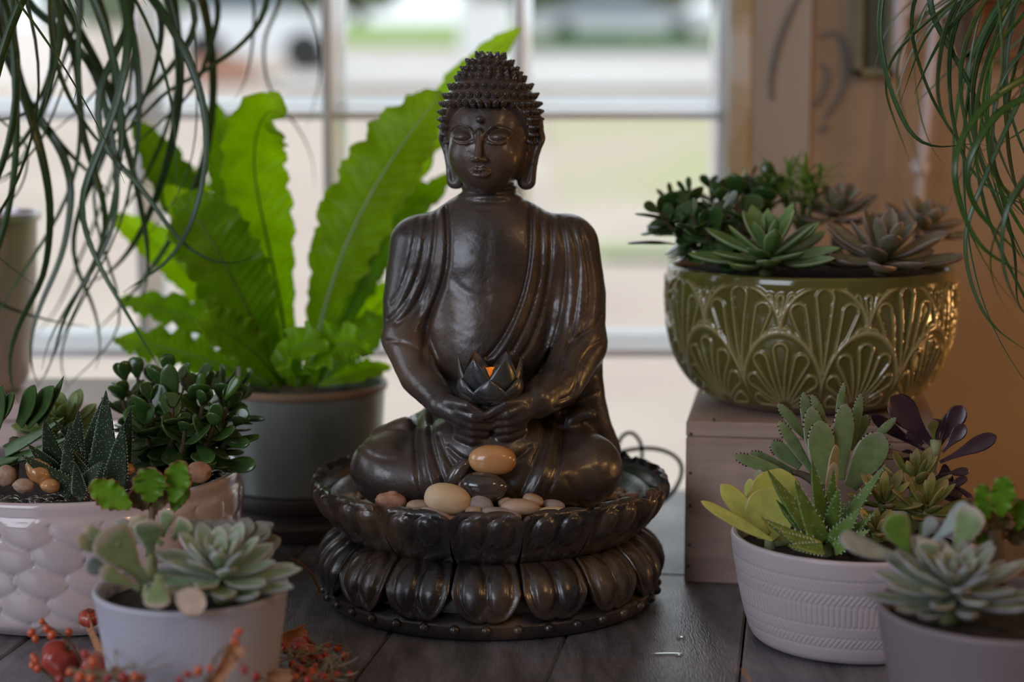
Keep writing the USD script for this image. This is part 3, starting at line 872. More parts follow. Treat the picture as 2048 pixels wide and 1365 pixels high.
# --- lotus blossom lamp held in the lap
def lotus_petal(c, az, r0, L, wdt, open_, curve):
    n, m = 14, 11
    t = np.linspace(0, 1, n); u = np.linspace(-1, 1, m)
    T, U = np.meshgrid(t, u, indexing="ij")
    wv = wdt * np.sin(np.clip(T * 0.93 + 0.07, 0, 1) ** 0.8 * math.pi) ** 0.75 * (1 - 0.1 * T)
    rad = r0 * 0.5 + L * open_ * (1 - (1 - T) ** 2.4) * 0.92 - curve * T ** 3 * L * 0.28
    zz = L * (0.95 * T ** 1.35) * (1.25 - 0.5 * open_)
    x = wv * U
    cupd = -0.35 * wv * U ** 2
    P = []
    for off in (1.1, -0.5):
        R = rad + cupd + off * (1 - 0.85 * T ** 4) 
        P.append(np.stack([R * math.cos(az) - x * math.sin(az), R * math.sin(az) + x * math.cos(az), zz], -1))
    g = np.concatenate([P[0], P[1][:, ::-1]], 1)
    return W(g.reshape(-1, 3) + c), grid_faces(n, 2 * m, True)
LC = S(980, 806, -66)
lf = "lotus_petal"
for i in range(6):
    obj(lf, lotus_petal(LC, -math.pi / 2 + 2 * math.pi * (i + 0.5) / 6, 7, 36, 14.0, 0.58, 0.1), "resin_lotus", ft, smooth=60)
for i in range(6):
    obj(lf, lotus_petal(LC + [0, 0, -1], -math.pi / 2 + 2 * math.pi * i / 6, 9, 26, 14.5, 0.86, 0.35), "resin_lotus", ft, smooth=60)
for i in range(4):
    obj(lf, lotus_petal(LC + [0, 0, 5], -math.pi / 2 + 0.785 + 2 * math.pi * i / 4, 4, 21, 9.0, 0.42, 0.8), "resin_lotus", ft, smooth=60)
obj("lotus_cup", lathe([(0, LC[2] / 1000 - .004), (.008, LC[2] / 1000 - .003), (.011, LC[2] / 1000 + .004), (.009, LC[2] / 1000 + .012), (0, LC[2] / 1000 + .014)], 32, (CX + LC[0] / 1000, Y0 + LC[1] / 1000, 0)), "resin_lotus", ft)
M["lamp_glow"] = usdkit.material(stage, "/World/Looks/lamp_glow", {"tc": ("texture_coordinate", {}), "n": ("noise_texture", {"scale": 260.0, "detail": 3.0}),
    "r": ("rgb_ramp", {"ramp": [(0, (0.35, 0.08, 0.01)), (0.5, (0.8, 0.2, 0.02)), (1, (1.0, 0.38, 0.06))]}), "p": ("principled_bsdf", {"emission_strength": 0.45, "roughness": 0.3})},
    [("tc.object", "n.vector"), ("n.fac", "r.fac"), ("r.color", "p.base_color"), ("r.color", "p.emission_color")], surface="p.BSDF")
m = trimesh.creation.icosphere(3, 1.0)
obj("amber_lamp", (W(np.array(m.vertices) * [7.5, 7.5, 4.5] + LC + [1, 0, 20.0]), m.faces), "lamp_glow", ft, smooth=True, label="glowing amber lamp in the lotus blossom")
# power cable looping out at the back
mat("cable_black", (0.012, 0.014, 0.014), rough=0.4)
pts = [at(1235, 1000, 1.42), at(1290, 1020, 1.44), at(1345, 985, 1.45), at(1362, 930, 1.46), at(1320, 900, 1.46), at(1262, 900, 1.46), at(1240, 905, 1.45)]
pts2 = [at(1236, 895, 1.45), at(1245, 873, 1.45), at(1266, 868, 1.46), at(1282, 890, 1.46), at(1281, 935, 1.46), at(1270, 975, 1.44), at(1240, 990, 1.42)]
obj("power_cable", cat_([tube(pts, 0.0018, 8, 70), tube(pts2, 0.0016, 8, 60)]), "cable_black", ft, label="thin black looped cable")
# ------------------------------------------------------------------ pots, risers
mat("riser_pine", (0.40, 0.275, 0.225), (0.54, 0.385, 0.32), scale=9, rough=0.6, bump=0.12, bscale=50, stretch=(1, 1, 9), pos=(0.3, 0.7), dist=0.8)
mat("riser_pink", (0.62, 0.46, 0.42), (0.70, 0.55, 0.50), scale=12, rough=0.5, stretch=(1, 1, 6))
mat("nail_dark", (0.05, 0.04, 0.035), rough=0.6)
mat("soil_dark", (0.018, 0.013, 0.010), (0.05, 0.035, 0.025), scale=160, rough=0.95, bump=0.8, bscale=500)
mat("white_glaze", (0.60, 0.50, 0.515), (0.65, 0.55, 0.565), scale=9, rough=0.16, coat_weight=0.5, coat_roughness=0.05)
mat("white_matte", (0.50, 0.49, 0.57), (0.54, 0.53, 0.61), scale=12, rough=0.42)
mat("white_shaded", (0.22, 0.175, 0.19), (0.25, 0.20, 0.215), scale=12, rough=0.5)  # shade on the white pot, put into a darker mauve base colour
mat("zinc_grey", (0.26, 0.29, 0.27), (0.44, 0.45, 0.42), scale=9, rough=0.36, metallic=0.35, bump=0.05)
mat("dark_base", (0.045, 0.035, 0.032), (0.07, 0.055, 0.05), scale=10, rough=0.55)
mat("rim_copper", (0.36, 0.22, 0.14), rough=0.4)
mat("metal_brown", (0.46, 0.34, 0.29), (0.70, 0.56, 0.50), scale=14, rough=0.35, metallic=0.2, stretch=(3, 3, 0.4), bump=0.08)
mat("metal_rim", (0.62, 0.55, 0.60), rough=0.25, metallic=0.6)
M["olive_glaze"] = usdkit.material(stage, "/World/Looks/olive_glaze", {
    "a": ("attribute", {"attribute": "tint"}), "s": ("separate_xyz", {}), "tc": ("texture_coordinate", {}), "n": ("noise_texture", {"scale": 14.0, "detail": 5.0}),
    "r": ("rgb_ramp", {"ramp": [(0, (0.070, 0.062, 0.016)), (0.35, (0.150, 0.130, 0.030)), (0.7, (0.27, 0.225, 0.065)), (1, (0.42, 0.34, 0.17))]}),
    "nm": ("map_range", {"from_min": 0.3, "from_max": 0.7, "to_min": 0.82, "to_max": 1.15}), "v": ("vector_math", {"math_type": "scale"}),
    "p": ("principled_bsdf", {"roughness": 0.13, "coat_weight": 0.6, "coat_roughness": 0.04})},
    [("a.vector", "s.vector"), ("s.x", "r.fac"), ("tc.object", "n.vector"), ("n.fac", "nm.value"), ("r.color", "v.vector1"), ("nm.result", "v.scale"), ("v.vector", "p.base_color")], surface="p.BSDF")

# wooden riser under the green bowl: boards with nail heads
bx0, bx1 = at(1368, 1160, 1.303)[0], at(1858, 1160, 1.303)[0]
by0, by1, bz = 1.303, 1.472, 0.122
rs = thing("wooden_riser", "pale pine box riser with nail holes under the green bowl", "box", ((bx0 + bx1) / 2, (by0 + by1) / 2, 0))
RP0 = (bx0, by0, 0)
obj("front_board", move(box(bx0, bx1, by0, by0 + .012, 0.0, bz - .012, .0012), rz=RZ, about=RP0), "riser_pine", rs, smooth=False)
obj("back_board", move(box(bx0, bx1, by1 - .012, by1, 0.0, bz - .012, .0012), rz=RZ, about=RP0), "riser_pine", rs, smooth=False)
obj("side_board", move(box(bx0, bx0 + .012, by0 + .0122, by1 - .0122, 0.0, bz - .012, .0012), rz=RZ, about=RP0), "riser_pine", rs, smooth=False)
obj("side_board", move(box(bx1 - .012, bx1, by0 + .0122, by1 - .0122, 0.0, bz - .012, .0012), rz=RZ, about=RP0), "riser_pine", rs, smooth=False)
obj("top_board", move(box(bx0, bx1, by0, by1, bz - .0118, bz, .0012), rz=RZ, about=RP0), "riser_pine", rs, smooth=False)
for q in ((1378, 868), (1378, 946), (1378, 1012), (1378, 1090), (1376, 1132), (1424, 838)):
    p = np.array([bx0 + (q[0] - 1368) * pxm(by0), by0 - .0003, at(q[0], q[1], by0)[2]])
    c = trimesh.creation.cylinder(0.0011, 0.0012, sections=10)
    c.apply_transform(trimesh.transformations.rotation_matrix(math.pi / 2, [1, 0, 0])); c.apply_translation(p)
    obj("nail", move(arr(c), rz=RZ, about=RP0), "nail_dark", rs)
# pinkish riser under the metal pot at the left
lx0, lx1, ly0, ly1, lz = at(-330, 800, 1.5)[0], at(345, 800, 1.42)[0], 1.425, 1.563, 0.113
rl = thing("pink_riser", "pinkish wooden stand under the brown metal pot, behind the succulents", "box", ((lx0 + lx1) / 2, 1.49, 0))
obj("top_board", box(lx0, lx1, ly0, ly1, lz - .014, lz, .002), "riser_pink", rl, smooth=False)
for xx in (lx0, (lx0 + lx1) / 2 - .006, lx1 - .03):
    obj("leg_board", box(xx, xx + .03, ly0 + .004, ly1 - .004, 0, lz - .0142, .002), "riser_pink", rl, smooth=False)


def seg_dist(x, y, x0, y0, x1, y1):
    dx, dy = x1 - x0, y1 - y0
    h = np.clip(((x - x0) * dx + (y - y0) * dy) / (dx * dx + dy * dy), 0, 1)
    return np.hypot(x - x0 - h * dx, y - y0 - h * dy), h


def pot_mesh(profile, rows, n, relief_f, center):
    """turned pot: the profile resampled to rows, its outer wall pushed out by relief_f(angle, z) metres where allowed. Returns mesh and relief values"""
    p = np.asarray(profile, float)
    s = np.r_[0, np.cumsum(np.hypot(*np.diff(p, axis=0).T))]
    from scipy.interpolate import PchipInterpolator
    ss = np.linspace(0, s[-1], rows)
    r, z = PchipInterpolator(s, p[:, 0])(ss), PchipInterpolator(s, p[:, 1])(ss)
    a = np.arange(n) * 2 * np.pi / n
    A, Z = np.meshgrid(a, z)
    R = np.repeat(r[:, None], n, 1)
    outer = (np.arange(rows) < np.argmax(z))[:, None]
    H = np.where(outer, relief_f(A, Z), 0)
    R = R + H
    v = np.stack([R * np.cos(A), R * np.sin(A), Z], -1).reshape(-1, 3) + center
    return (v, grid_faces(rows, n, True)), H.reshape(-1)


# --- olive bowl with two tiers of palmettes
GB = np.array([at(1621, 535, 1.388)[0], 1.388, bz + 0.0004])
NC = 11
def palmettes(A, Z):
    z = Z * 1000 / 1.10
    per = 2 * math.pi * 108 / NC
    u = (A + math.pi / 2 + 0.35) / (2 * math.pi) * NC
    xl = (u - np.round(u)) * per                       # lower tier: mm from its nearest axis
    ul = u + 0.5
    xu = (ul - np.round(ul)) * per                     # upper tier, half a column aside
    h = np.zeros_like(z)
    rl = np.hypot(xl, (z - 9) / 1.62)
    inside = rl < 32.5
    def fan(x, y, drops):
        out = np.zeros_like(x)
        for ang, r0, r1, w in drops:
            sa, ca = math.sin(math.radians(ang)), math.cos(math.radians(ang))
            d, t = seg_dist(x, y, r0 * sa, r0 * ca, r1 * sa, r1 * ca)
            d = d - (0.6 + w * t ** 1.2)
            out = np.maximum(out, 1.15 * np.exp(-(d / 0.95) ** 2) - 0.35 * (d < -1.2))
        return out
    lo = fan(xl, z - 6, [(a, 8, L, w) for a, L, w in ((0, 43, 4.6), (23, 39, 4.5), (-23, 39, 4.5), (46, 31, 4.2), (-46, 31, 4.2), (72, 23, 3.6), (-72, 23, 3.6))])
    up = fan(xu, z - 14, [(a, 20, L, w) for a, L, w in ((0, 71, 5.4), (16.5, 64, 4.9), (-16.5, 64, 4.9), (31, 53, 4.5), (-31, 53, 4.5))])
    vee = fan(xl, z - 66, [(a, 3, L, w) for a, L, w in ((0, 18, 1.6), (24, 20, 1.6), (-24, 20, 1.6))])
    arc_u = 1.2 * np.exp(-((np.hypot(xu, z - 62) - 30.5) / 1.3) ** 2) * (z > 50)
    h = np.where(inside, lo, np.maximum(up, np.where(np.hypot(xu, z - 62) > 31, vee, 0)))
    h = np.maximum(h, arc_u * ~inside)
    h = np.maximum(h, 1.3 * np.exp(-((rl - 32.5) / 1.3) ** 2) * (z > 8))
    return h * 0.0017 * np.clip((z - 2) / 4, 0, 1) * np.clip((91.5 - z) / 2, 0, 1)
prof = [(0.0, 0.0), (0.040, 0.0), (0.064, 0.001), (0.078, 0.006), (0.093, 0.019), (0.1040, 0.038), (0.1095, 0.062), (0.1110, 0.084), (0.1110, 0.101), (0.1100, 0.1065), (0.1070, 0.1075), (0.1045, 0.105), (0.103, 0.095), (0.101, 0.08)]
gb = thing("green_bowl", "glossy olive green bowl with raised fan pattern standing on the pine riser", "planter", GB)
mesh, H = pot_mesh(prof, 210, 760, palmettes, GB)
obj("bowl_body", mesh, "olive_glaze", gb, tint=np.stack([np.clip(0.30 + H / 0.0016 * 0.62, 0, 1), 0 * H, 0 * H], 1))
def soil(t, c, r, z, name="soil"):
    n = 40
    rr = np.linspace(0, r, 12); a = np.arange(n) * 2 * math.pi / n
    Rg, Ag = np.meshgrid(rr, a, indexing="ij")
    P = np.stack([Rg * np.cos(Ag), Rg * np.sin(Ag), np.zeros_like(Rg)], -1)
    P[..., 2] = z + 0.004 * (1 - (Rg / r) ** 2) + 0.004 * (fbm(P * 90 + c, 3, 5) - 0.5)
    obj(name, (P.reshape(-1, 3) + [c[0], c[1], 0], grid_faces(12, n, True)), "soil_dark", t, smooth=True)
soil(gb, GB, 0.1035, GB[2] + 0.101)

# --- white pot with scales
SP = np.array([at(158, 950, 1.262)[0], 1.262, 0.0])
def scales(A, Z):
    z = Z * 1000
    n, hgt = 21, 17.0
    h = np.zeros_like(z)
    row0 = np.floor(z / hgt)
    for dr in (-1, 0, 1):
        row = row0 + dr
        u = A / (2 * math.pi) * n + 0.5 * (row % 2) + 0.13 * row
        x = (u - np.round(u)) * 2 * math.pi * 113 / n
        y = z - (row + 0.5) * hgt + x * 0.18
        e = (x / 19.0) ** 2 + (y / 12.5) ** 2
        h = np.maximum(h, np.sqrt(np.clip(1 - e, 0, 1)) * (1.0 - 0.25 * np.clip(y / 11, -1, 1)))
    return h * 0.0030 * np.clip((z - 4) / 6, 0, 1) * np.clip((86 - z) / 5, 0, 1)
prof = [(0.0, 0.0), (0.06, 0.0), (0.097, 0.001), (0.104, 0.006), (0.1085, 0.02), (0.1115, 0.045), (0.1135, 0.075), (0.1145, 0.092), (0.1135, 0.0950), (0.111, 0.0955), (0.109, 0.093), (0.1085, 0.083), (0.107, 0.07)]
sp = thing("scale_pot", "glossy white round pot with overlapping scale relief at the left edge", "planter", SP)
obj("pot_body", pot_mesh(prof, 150, 560, scales, SP)[0], "white_glaze", sp, smooth=True)
soil(sp, SP, 0.1088, 0.084)

# --- small white ribbed pot in front, left
FP = np.array([at(382, 1135, 1.03)[0], 1.03, 0.0])
def ribs(A, Z):
    z = Z * 1000
    return (0.00028 * np.cos(A * 120) * (np.abs(((z - 4) % 18) - 9) < 7.5)) * np.clip((z - 4) / 6, 0, 1) * np.clip((64 - z) / 3, 0, 1)
prof = [(0.0, 0.0), (0.03, 0.0), (0.044, 0.001), (0.0465, 0.004), (0.049, 0.018), (0.0525, 0.044), (0.0562, 0.068), (0.0572, 0.0725), (0.0562, 0.0742), (0.054, 0.0738), (0.0528, 0.069), (0.0515, 0.057)]
fp = thing("ribbed_pot", "small white ribbed pot with a pale grey rosette, front left among the berries", "planter", FP)
obj("pot_body", pot_mesh(prof, 120, 480, ribs, FP)[0], "white_matte", fp, smooth=True)
soil(fp, FP, 0.0525, 0.063)

# --- white bowl with herringbone bands
HB = np.array([at(1706, 1055, 1.166)[0], 1.166, 0.0])
def herring(A, Z):
    z = Z * 1000
    s = A * 75.0
    h = np.zeros_like(z)
    bands = [(13, 20, -1), (20, 28, 1), (28, 42, 0), (42, 50, -1), (50, 59, 1)]
    for a, b, sl in bands:
        m = (z > a) & (z < b)
        x = s + sl * (z - a) * 0.75
        g = np.exp(-((((x / 3.6) % 1) - 0.5) / 0.13) ** 2)
        h = np.where(m, -g, h)
    for zl in (13, 20, 28, 42, 50, 59):
        h = np.minimum(h, -1.0 * np.exp(-((z - zl) / 0.55) ** 2))
    return h * 0.00055
prof = [(0.0, 0.0), (0.04, 0.0), (0.061, 0.001), (0.0655, 0.004), (0.069, 0.012), (0.0735, 0.029), (0.0775, 0.049), (0.0800, 0.066), (0.0803, 0.0702), (0.0790, 0.0722), (0.0768, 0.0720), (0.0755, 0.068), (0.074, 0.055)]
M["white_worn"] = usdkit.material(stage, "/World/Looks/white_worn", {
    "tc": ("texture_coordinate", {}), "n": ("noise_texture", {"scale": 70.0, "detail": 4.0}), "n2": ("noise_texture", {"scale": 14.0, "detail": 2.0}),
    "m": ("math", {"math_type": "multiply"}), "w": ("map_range", {"from_min": 0.40, "from_max": 0.43, "clamp": True}), "x": ("mix_color", {"a": (0.52, 0.445, 0.465), "b": (0.36, 0.15, 0.09)}),
    "p": ("principled_bsdf", {"roughness": 0.38})},
    [("tc.object", "n.vector"), ("tc.object", "n2.vector"), ("n.fac", "m.value1"), ("n2.fac", "m.value2"), ("m.value", "w.value"), ("w.result", "x.fac"), ("x.result", "p.base_color")], surface="p.BSDF")
hb = thing("herringbone_bowl", "white bowl with pressed herringbone bands and rusty chips, holding aloe and paddle leaves", "planter", HB)
obj("bowl_body", pot_mesh(prof, 170, 900, herring, HB)[0], "white_worn", hb, smooth=True)
soil(hb, HB, 0.0755, 0.061)

# --- white pot in front, right
RP = np.array([at(2003, 1190, 0.99)[0], 0.99, 0.0])
prof = [(0.0, 0.0), (0.04, 0.0), (0.054, 0.001), (0.057, 0.005), (0.060, 0.02), (0.0645, 0.045), (0.0685, 0.067), (0.0692, 0.0715), (0.068, 0.0732), (0.066, 0.0728), (0.0648, 0.069), (0.0635, 0.057)]
rp = thing("plain_pot", "plain white pot coloured mauve grey for its shade, cut by the lower right corner", "planter", RP)
obj("pot_body", pot_mesh(prof, 90, 300, lambda A, Z: 0.00025 * np.cos(A * 110) * np.clip((Z - .01) / .01, 0, 1) * np.clip((.07 - Z) / .005, 0, 1), RP)[0], "white_shaded", rp, smooth=True)
soil(rp, RP, 0.0645, 0.062)

# --- grey fern pot on a dark foot
NP_ = np.array([at(603, 770, 1.48)[0], 1.48, 0.0])
np_ = thing("fern_pot", "grey metal cylinder pot on a dark round foot, holding the fern", "planter", NP_)
obj("pot_body", lathe([(0, .0365), (.062, .0365), (.064, .038), (.067, .08), (.0695, .118), (.0705, .1205), (.0695, .1225), (.0675, .1215), (.0665, .11), (.066, .10)], 96, NP_), "zinc_grey", np_)
obj("pot_rim", lathe([(.0700, .117), (.0716, .1185), (.0716, .1222), (.0702, .1238), (.0685, .1232), (.0690, .122)], 96, NP_), "rim_copper", np_)
obj("pot_foot", lathe([(0, 0), (.066, 0), (.069, .002), (.0695, .012), (.066, .016), (.0655, .022), (.068, .026), (.068, .033), (.066, .0362), (0, .0362)], 96, NP_), "dark_base", np_)
soil(np_, NP_, 0.0665, 0.108)

# --- brown metal pot of the left palm
LP = np.array([at(-95, 450, 1.495)[0], 1.495, lz])
lp = thing("metal_pot", "tall brown brushed metal pot cut by the left edge", "planter", LP)
HZ = at(-95, 437, 1.495)[2] - lz
obj("pot_body", lathe([(0, 0), (.045, 0), (.052, .003), (.0575, .012), (.0625, .05), (.0665, .10), (.0685, HZ), (.0675, HZ + .001), (.066, HZ - .004), (.064, HZ - .03)], 96, LP), "metal_brown", lp)
obj("pot_rim", lathe([(.0682, HZ - .003), (.0712, HZ - .002), (.0718, HZ + .002), (.0705, HZ + .005), (.067, HZ + .005), (.066, HZ + .001)], 96, LP), "metal_rim", lp)
soil(lp, LP, 0.0645, LP[2] + HZ - 0.02)

# ------------------------------------------------------------------ stones in the basin: every stone a thing of its own
STONE = {}
def stone_mat(name, c1, c2, scale, rough, wet=0.0):
    mat(name, c1, c2, scale=scale, rough=rough, bump=0.15, bscale=300, coat_weight=wet, coat_roughness=0.06)
stone_mat("stone_amber", (0.50, 0.23, 0.08), (0.62, 0.32, 0.13), 40, 0.25, 0.8)
stone_mat("stone_tan", (0.62, 0.43, 0.25), (0.72, 0.54, 0.34), 45, 0.5)
stone_mat("stone_black", (0.035, 0.028, 0.028), (0.09, 0.065, 0.055), 50, 0.15, 0.9)
stone_mat("stone_red", (0.32, 0.15, 0.09), (0.50, 0.28, 0.18), 120, 0.7)
stone_mat("stone_grey", (0.26, 0.21, 0.19), (0.36, 0.30, 0.27), 90, 0.6)
stone_mat("stone_brown", (0.36, 0.23, 0.15), (0.48, 0.33, 0.23), 60, 0.5)
stone_mat("stone_pink", (0.42, 0.33, 0.31), (0.50, 0.41, 0.38), 60, 0.55)
def stone(px, py, dy, wpx, hpx, dpx, m, label, seed, rot=0.0, rough=0.06, group=None, name="pebble", point=0.0, pz=None):
    c = at(px, py, Y0 + dy / 1000)
    k = pxm(Y0 + dy / 1000)
    b = trimesh.creation.icosphere(3)
    v = np.array(b.vertices)
    v = np.sign(v) * np.abs(v) ** 0.92
    d = 1 + rough * 2 * (fbm(v * 1.6 + seed * 3.7, 3, seed) - 0.5)
    v = v * d[:, None]
    if point:
        v[:, :2] *= (1 - point * np.clip(v[:, 2:], -0.3, 1))
    v = v * np.array([wpx / 2 * k, dpx / 2 * k, hpx / 2 * k])
    cr, sr = math.cos(rot), math.sin(rot)
    v = np.stack([v[:, 0] * cr + v[:, 2] * sr, v[:, 1], -v[:, 0] * sr + v[:, 2] * cr], 1)
    o = obj(name, (v + c, b.faces), m, None, smooth=True)
    props(o, label, "stone", group or "stones in the fountain basin")
STN = [
    (985, 921, -88, 97, 62, 60, "stone_amber", "wet amber stone perched highest, under the figure's hands", .04, .02, 0),
    (968, 974, -98, 96, 58, 60, "stone_black", "dark wet stone right below the amber stone", .1, .07, 0),
    (916, 948, -88, 34, 70, 40, "stone_black", "narrow black wet stone left of the amber stone", .6, .05, 0),
    (936, 972, -92, 40, 26, 30, "stone_brown", "small orange brown stone between the black stones", 0, .05, 0),
    (895, 998, -104, 96, 62, 66, "stone_tan", "large pale tan egg shaped pebble in front of the figure", .18, .03, 0),
    (780, 1006, -84, 62, 46, 44, "stone_red", "rough rusty red rock at the left knee", 0, .22, 0),
    (838, 1012, -96, 52, 24, 36, "stone_brown", "flat brown pebble between the red rock and the tan pebble", 0, .06, 0),
    (962, 1004, -104, 48, 44, 34, "stone_grey", "pointed grey stone right of the large tan pebble", .1, .12, .55),
    (872, 1029, -110, 64, 22, 34, "stone_pink", "long pinkish pebble at the rim below the large tan pebble", .3, .05, 0),
    (827, 1027, -106, 44, 16, 30, "stone_brown", "thin tan pebble at the rim left of the pink one", .05, .05, 0),
    (947, 1024, -110, 34, 24, 26, "stone_brown", "little brown nugget at the rim below the pointed grey stone", 0, .16, 0),
    (1003, 1030, -110, 84, 28, 40, "stone_grey", "long flat grey pebble at the rim, right of the brown nugget", .16, .05, 0),
    (1040, 1015, -104, 80, 34, 46, "stone_brown", "flat tan brown oval pebble above the long grey pebble", .05, .04, 0),
    (1012, 1007, -98, 34, 24, 26, "stone_brown", "half hidden brown pebble behind the flat oval one", 0, .07, 0),
    (1066, 1001, -98, 44, 26, 30, "stone_brown", "brown pebble leaning at the right shin", .3, .07, 0),
    (1106, 1012, -92, 50, 24, 32, "stone_grey", "dark greyish pebble at the right knee", .1, .06, 0),
    (1104, 1025, -104, 60, 22, 36, "stone_tan", "small flat tan pebble at the rim, rightmost of the light ones", -.03, .05, 0),
    (908, 1040, -112, 40, 14, 26, "stone_brown", "sliver of brown pebble at the front rim", .1, .06, 0),
]
for i, (px, py, dy, w_, h_, d_, m_, lab, rot, rgh, pt) in enumerate(STN):
    stone(px, py, dy, w_, h_, d_, m_, lab, 20 + i, rot, rgh, point=pt)
# layer of small gravel that carries them
rg = np.random.default_rng(8)
gs = []
ico = trimesh.creation.icosphere(1)
for i in range(800):
    a, r = rg.uniform(0, 2 * math.pi), 0.104 * math.sqrt(rg.random())
    s_ = rg.uniform(.003, .0062)
    x, y = r * math.cos(a), r * math.sin(a)
    z = 0.0645 + 0.006 * rg.random() + (0.010 if (-0.05 < x < 0.05 and -0.095 < y < -0.04) else 0)
    gs.append((np.array(ico.vertices) * [s_ * rg.uniform(.8, 1.4), s_, s_ * .7] + [CX + x, Y0 + y, z], ico.faces))
g_ = obj("basin_gravel", cat_(gs), "stone_brown", None, smooth=True, kind="stuff")
props(g_, "small brown gravel filling the fountain basin under the larger stones", "gravel")
# ------------------------------------------------------------------ plants: leaf makers
from scipy.interpolate import PchipInterpolator
PROF = {
    "ovate": ([0, .12, .35, .62, .82, .94, 1], [.42, .50, .74, 1.0, .80, .42, .05]),
    "agave": ([0, .15, .4, .62, .82, .94, 1], [.55, .66, .92, 1.0, .70, .32, .03]),
    "lance": ([0, .15, .4, .7, .9, 1], [.95, 1.0, .80, .50, .20, .03]),
    "spoon": ([0, .15, .4, .65, .82, .94, 1], [.30, .30, .55, .92, 1.0, .72, .10]),
    "panda": ([0, .15, .4, .65, .82, .94, 1], [.45, .55, .85, 1.0, .88, .58, .10]),
    "paddle": ([0, .1, .3, .55, .78, .93, 1], [.30, .48, .86, 1.0, .90, .55, .10]),
    "jade": ([0, .12, .35, .62, .84, .95, 1], [.30, .38, .78, 1.0, .88, .55, .10]),
    "dark": ([0, .2, .45, .7, .86, .96, 1], [.22, .30, .62, 1.0, .90, .50, .06]),
    "needle": ([0, .2, .6, .9, 1], [.8, 1, .9, .5, .05]),
}
PF = {k: PchipInterpolator(*v) for k, v in PROF.items()}


def unit(v):
    return np.asarray(v, float) / (np.linalg.norm(v) + 1e-12)


def leaf(base, tip, w, th, prof="ovate", up=(0, 0, 1), arc=0.12, cup=0.25, nl=12, nr=10, rnd=0.5, wave=0.0, keel=1.0, twist=0.0, tooth=0.0, teeth=0):
    """a fleshy leaf from base to tip: width w, thickness th, its upper face towards up, bowed by arc (of its length) away from up's side at mid length, cup = upturned edges"""
    base, tip = np.asarray(base, float), np.asarray(tip, float)
    L = np.linalg.norm(tip - base); t0 = (tip - base) / L
    upv = np.asarray(up, float); upv = unit(upv - t0 * (upv @ t0))
    t = 0.5 - 0.5 * np.cos(np.linspace(0.0, 1, nl) * math.pi * 0.98 + 0.02 * math.pi)
    t[0] = 0.0
    ctl = (base + tip) / 2 - upv * arc * L
    c = ((1 - t) ** 2)[:, None] * base + (2 * t * (1 - t))[:, None] * ctl + (t ** 2)[:, None] * tip
    tg = np.gradient(c, axis=0); tg /= np.linalg.norm(tg, axis=1, keepdims=True)
    side = unit(np.cross(t0, upv))
    sd = side - tg * (tg @ side)[:, None]; sd /= np.linalg.norm(sd, axis=1, keepdims=True)
    un = np.cross(sd, tg)
    if twist:
        an = twist * t[:, None]
        sd, un = sd * np.cos(an) + un * np.sin(an), un * np.cos(an) - sd * np.sin(an)
    W_ = PF[prof](t) * w / 2
    T_ = th / 2 * np.clip(0.35 + 0.65 * np.sin(np.clip(t * 0.85 + 0.15, 0, 1) * math.pi) ** 0.6, 0.05, 1) * np.minimum(1, PF[prof](t) * 2.2)
    a = np.arange(nr) * 2 * math.pi / nr
    ca, sa = np.cos(a), np.sin(a)
    x = W_[:, None] * ca
    if wave:
        x = x * (1 + wave * np.sin(t * 40)[:, None] * np.abs(ca) ** 2)
    if teeth:
        x = x * (1 + tooth * (np.sin(t * teeth * math.pi) ** 2)[:, None] * (np.abs(ca) > 0.95))
    y = T_[:, None] * sa * np.where(sa < 0, keel, 0.55) + cup * W_[:, None] * ca ** 2
    v = c[:, None] + x[..., None] * sd[:, None] + y[..., None] * un[:, None]
    tint = np.stack([np.repeat(t[:, None], nr, 1), np.repeat(np.abs(ca)[None], nl, 0) ** 1.0, np.full((nl, nr), rnd)], -1)
    v = np.vstack([v.reshape(-1, 3), base[None], tip[None]])
    tint = np.vstack([tint.reshape(-1, 3), [[0, 0, rnd]], [[1, 1, rnd]]])
    f = grid_faces(nl, nr, True)
    k, j = nl * nr, np.arange(nr)
    j2 = (j + 1) % nr
    f = np.vstack([f, np.stack([np.full(nr, k), j2, j], 1), np.stack([np.full(nr, k + 1), k - nr + j, k - nr + j2], 1)])
    return (v, f[:, ::-1]), tint


def add_leaf(t, m, *a, name="leaf", label=None, **k):
    (v, f), tint = leaf(*a, **k)
    if np.linalg.det(np.eye(3)) > 0:
        pass
    return obj(name, (v, f), m, t, tint=tint, label=label)


def frame_of(axis):
    z = unit(axis)
    x = unit(np.cross(z, [0.2, 1.0, 0.1])); return x, np.cross(z, x), z


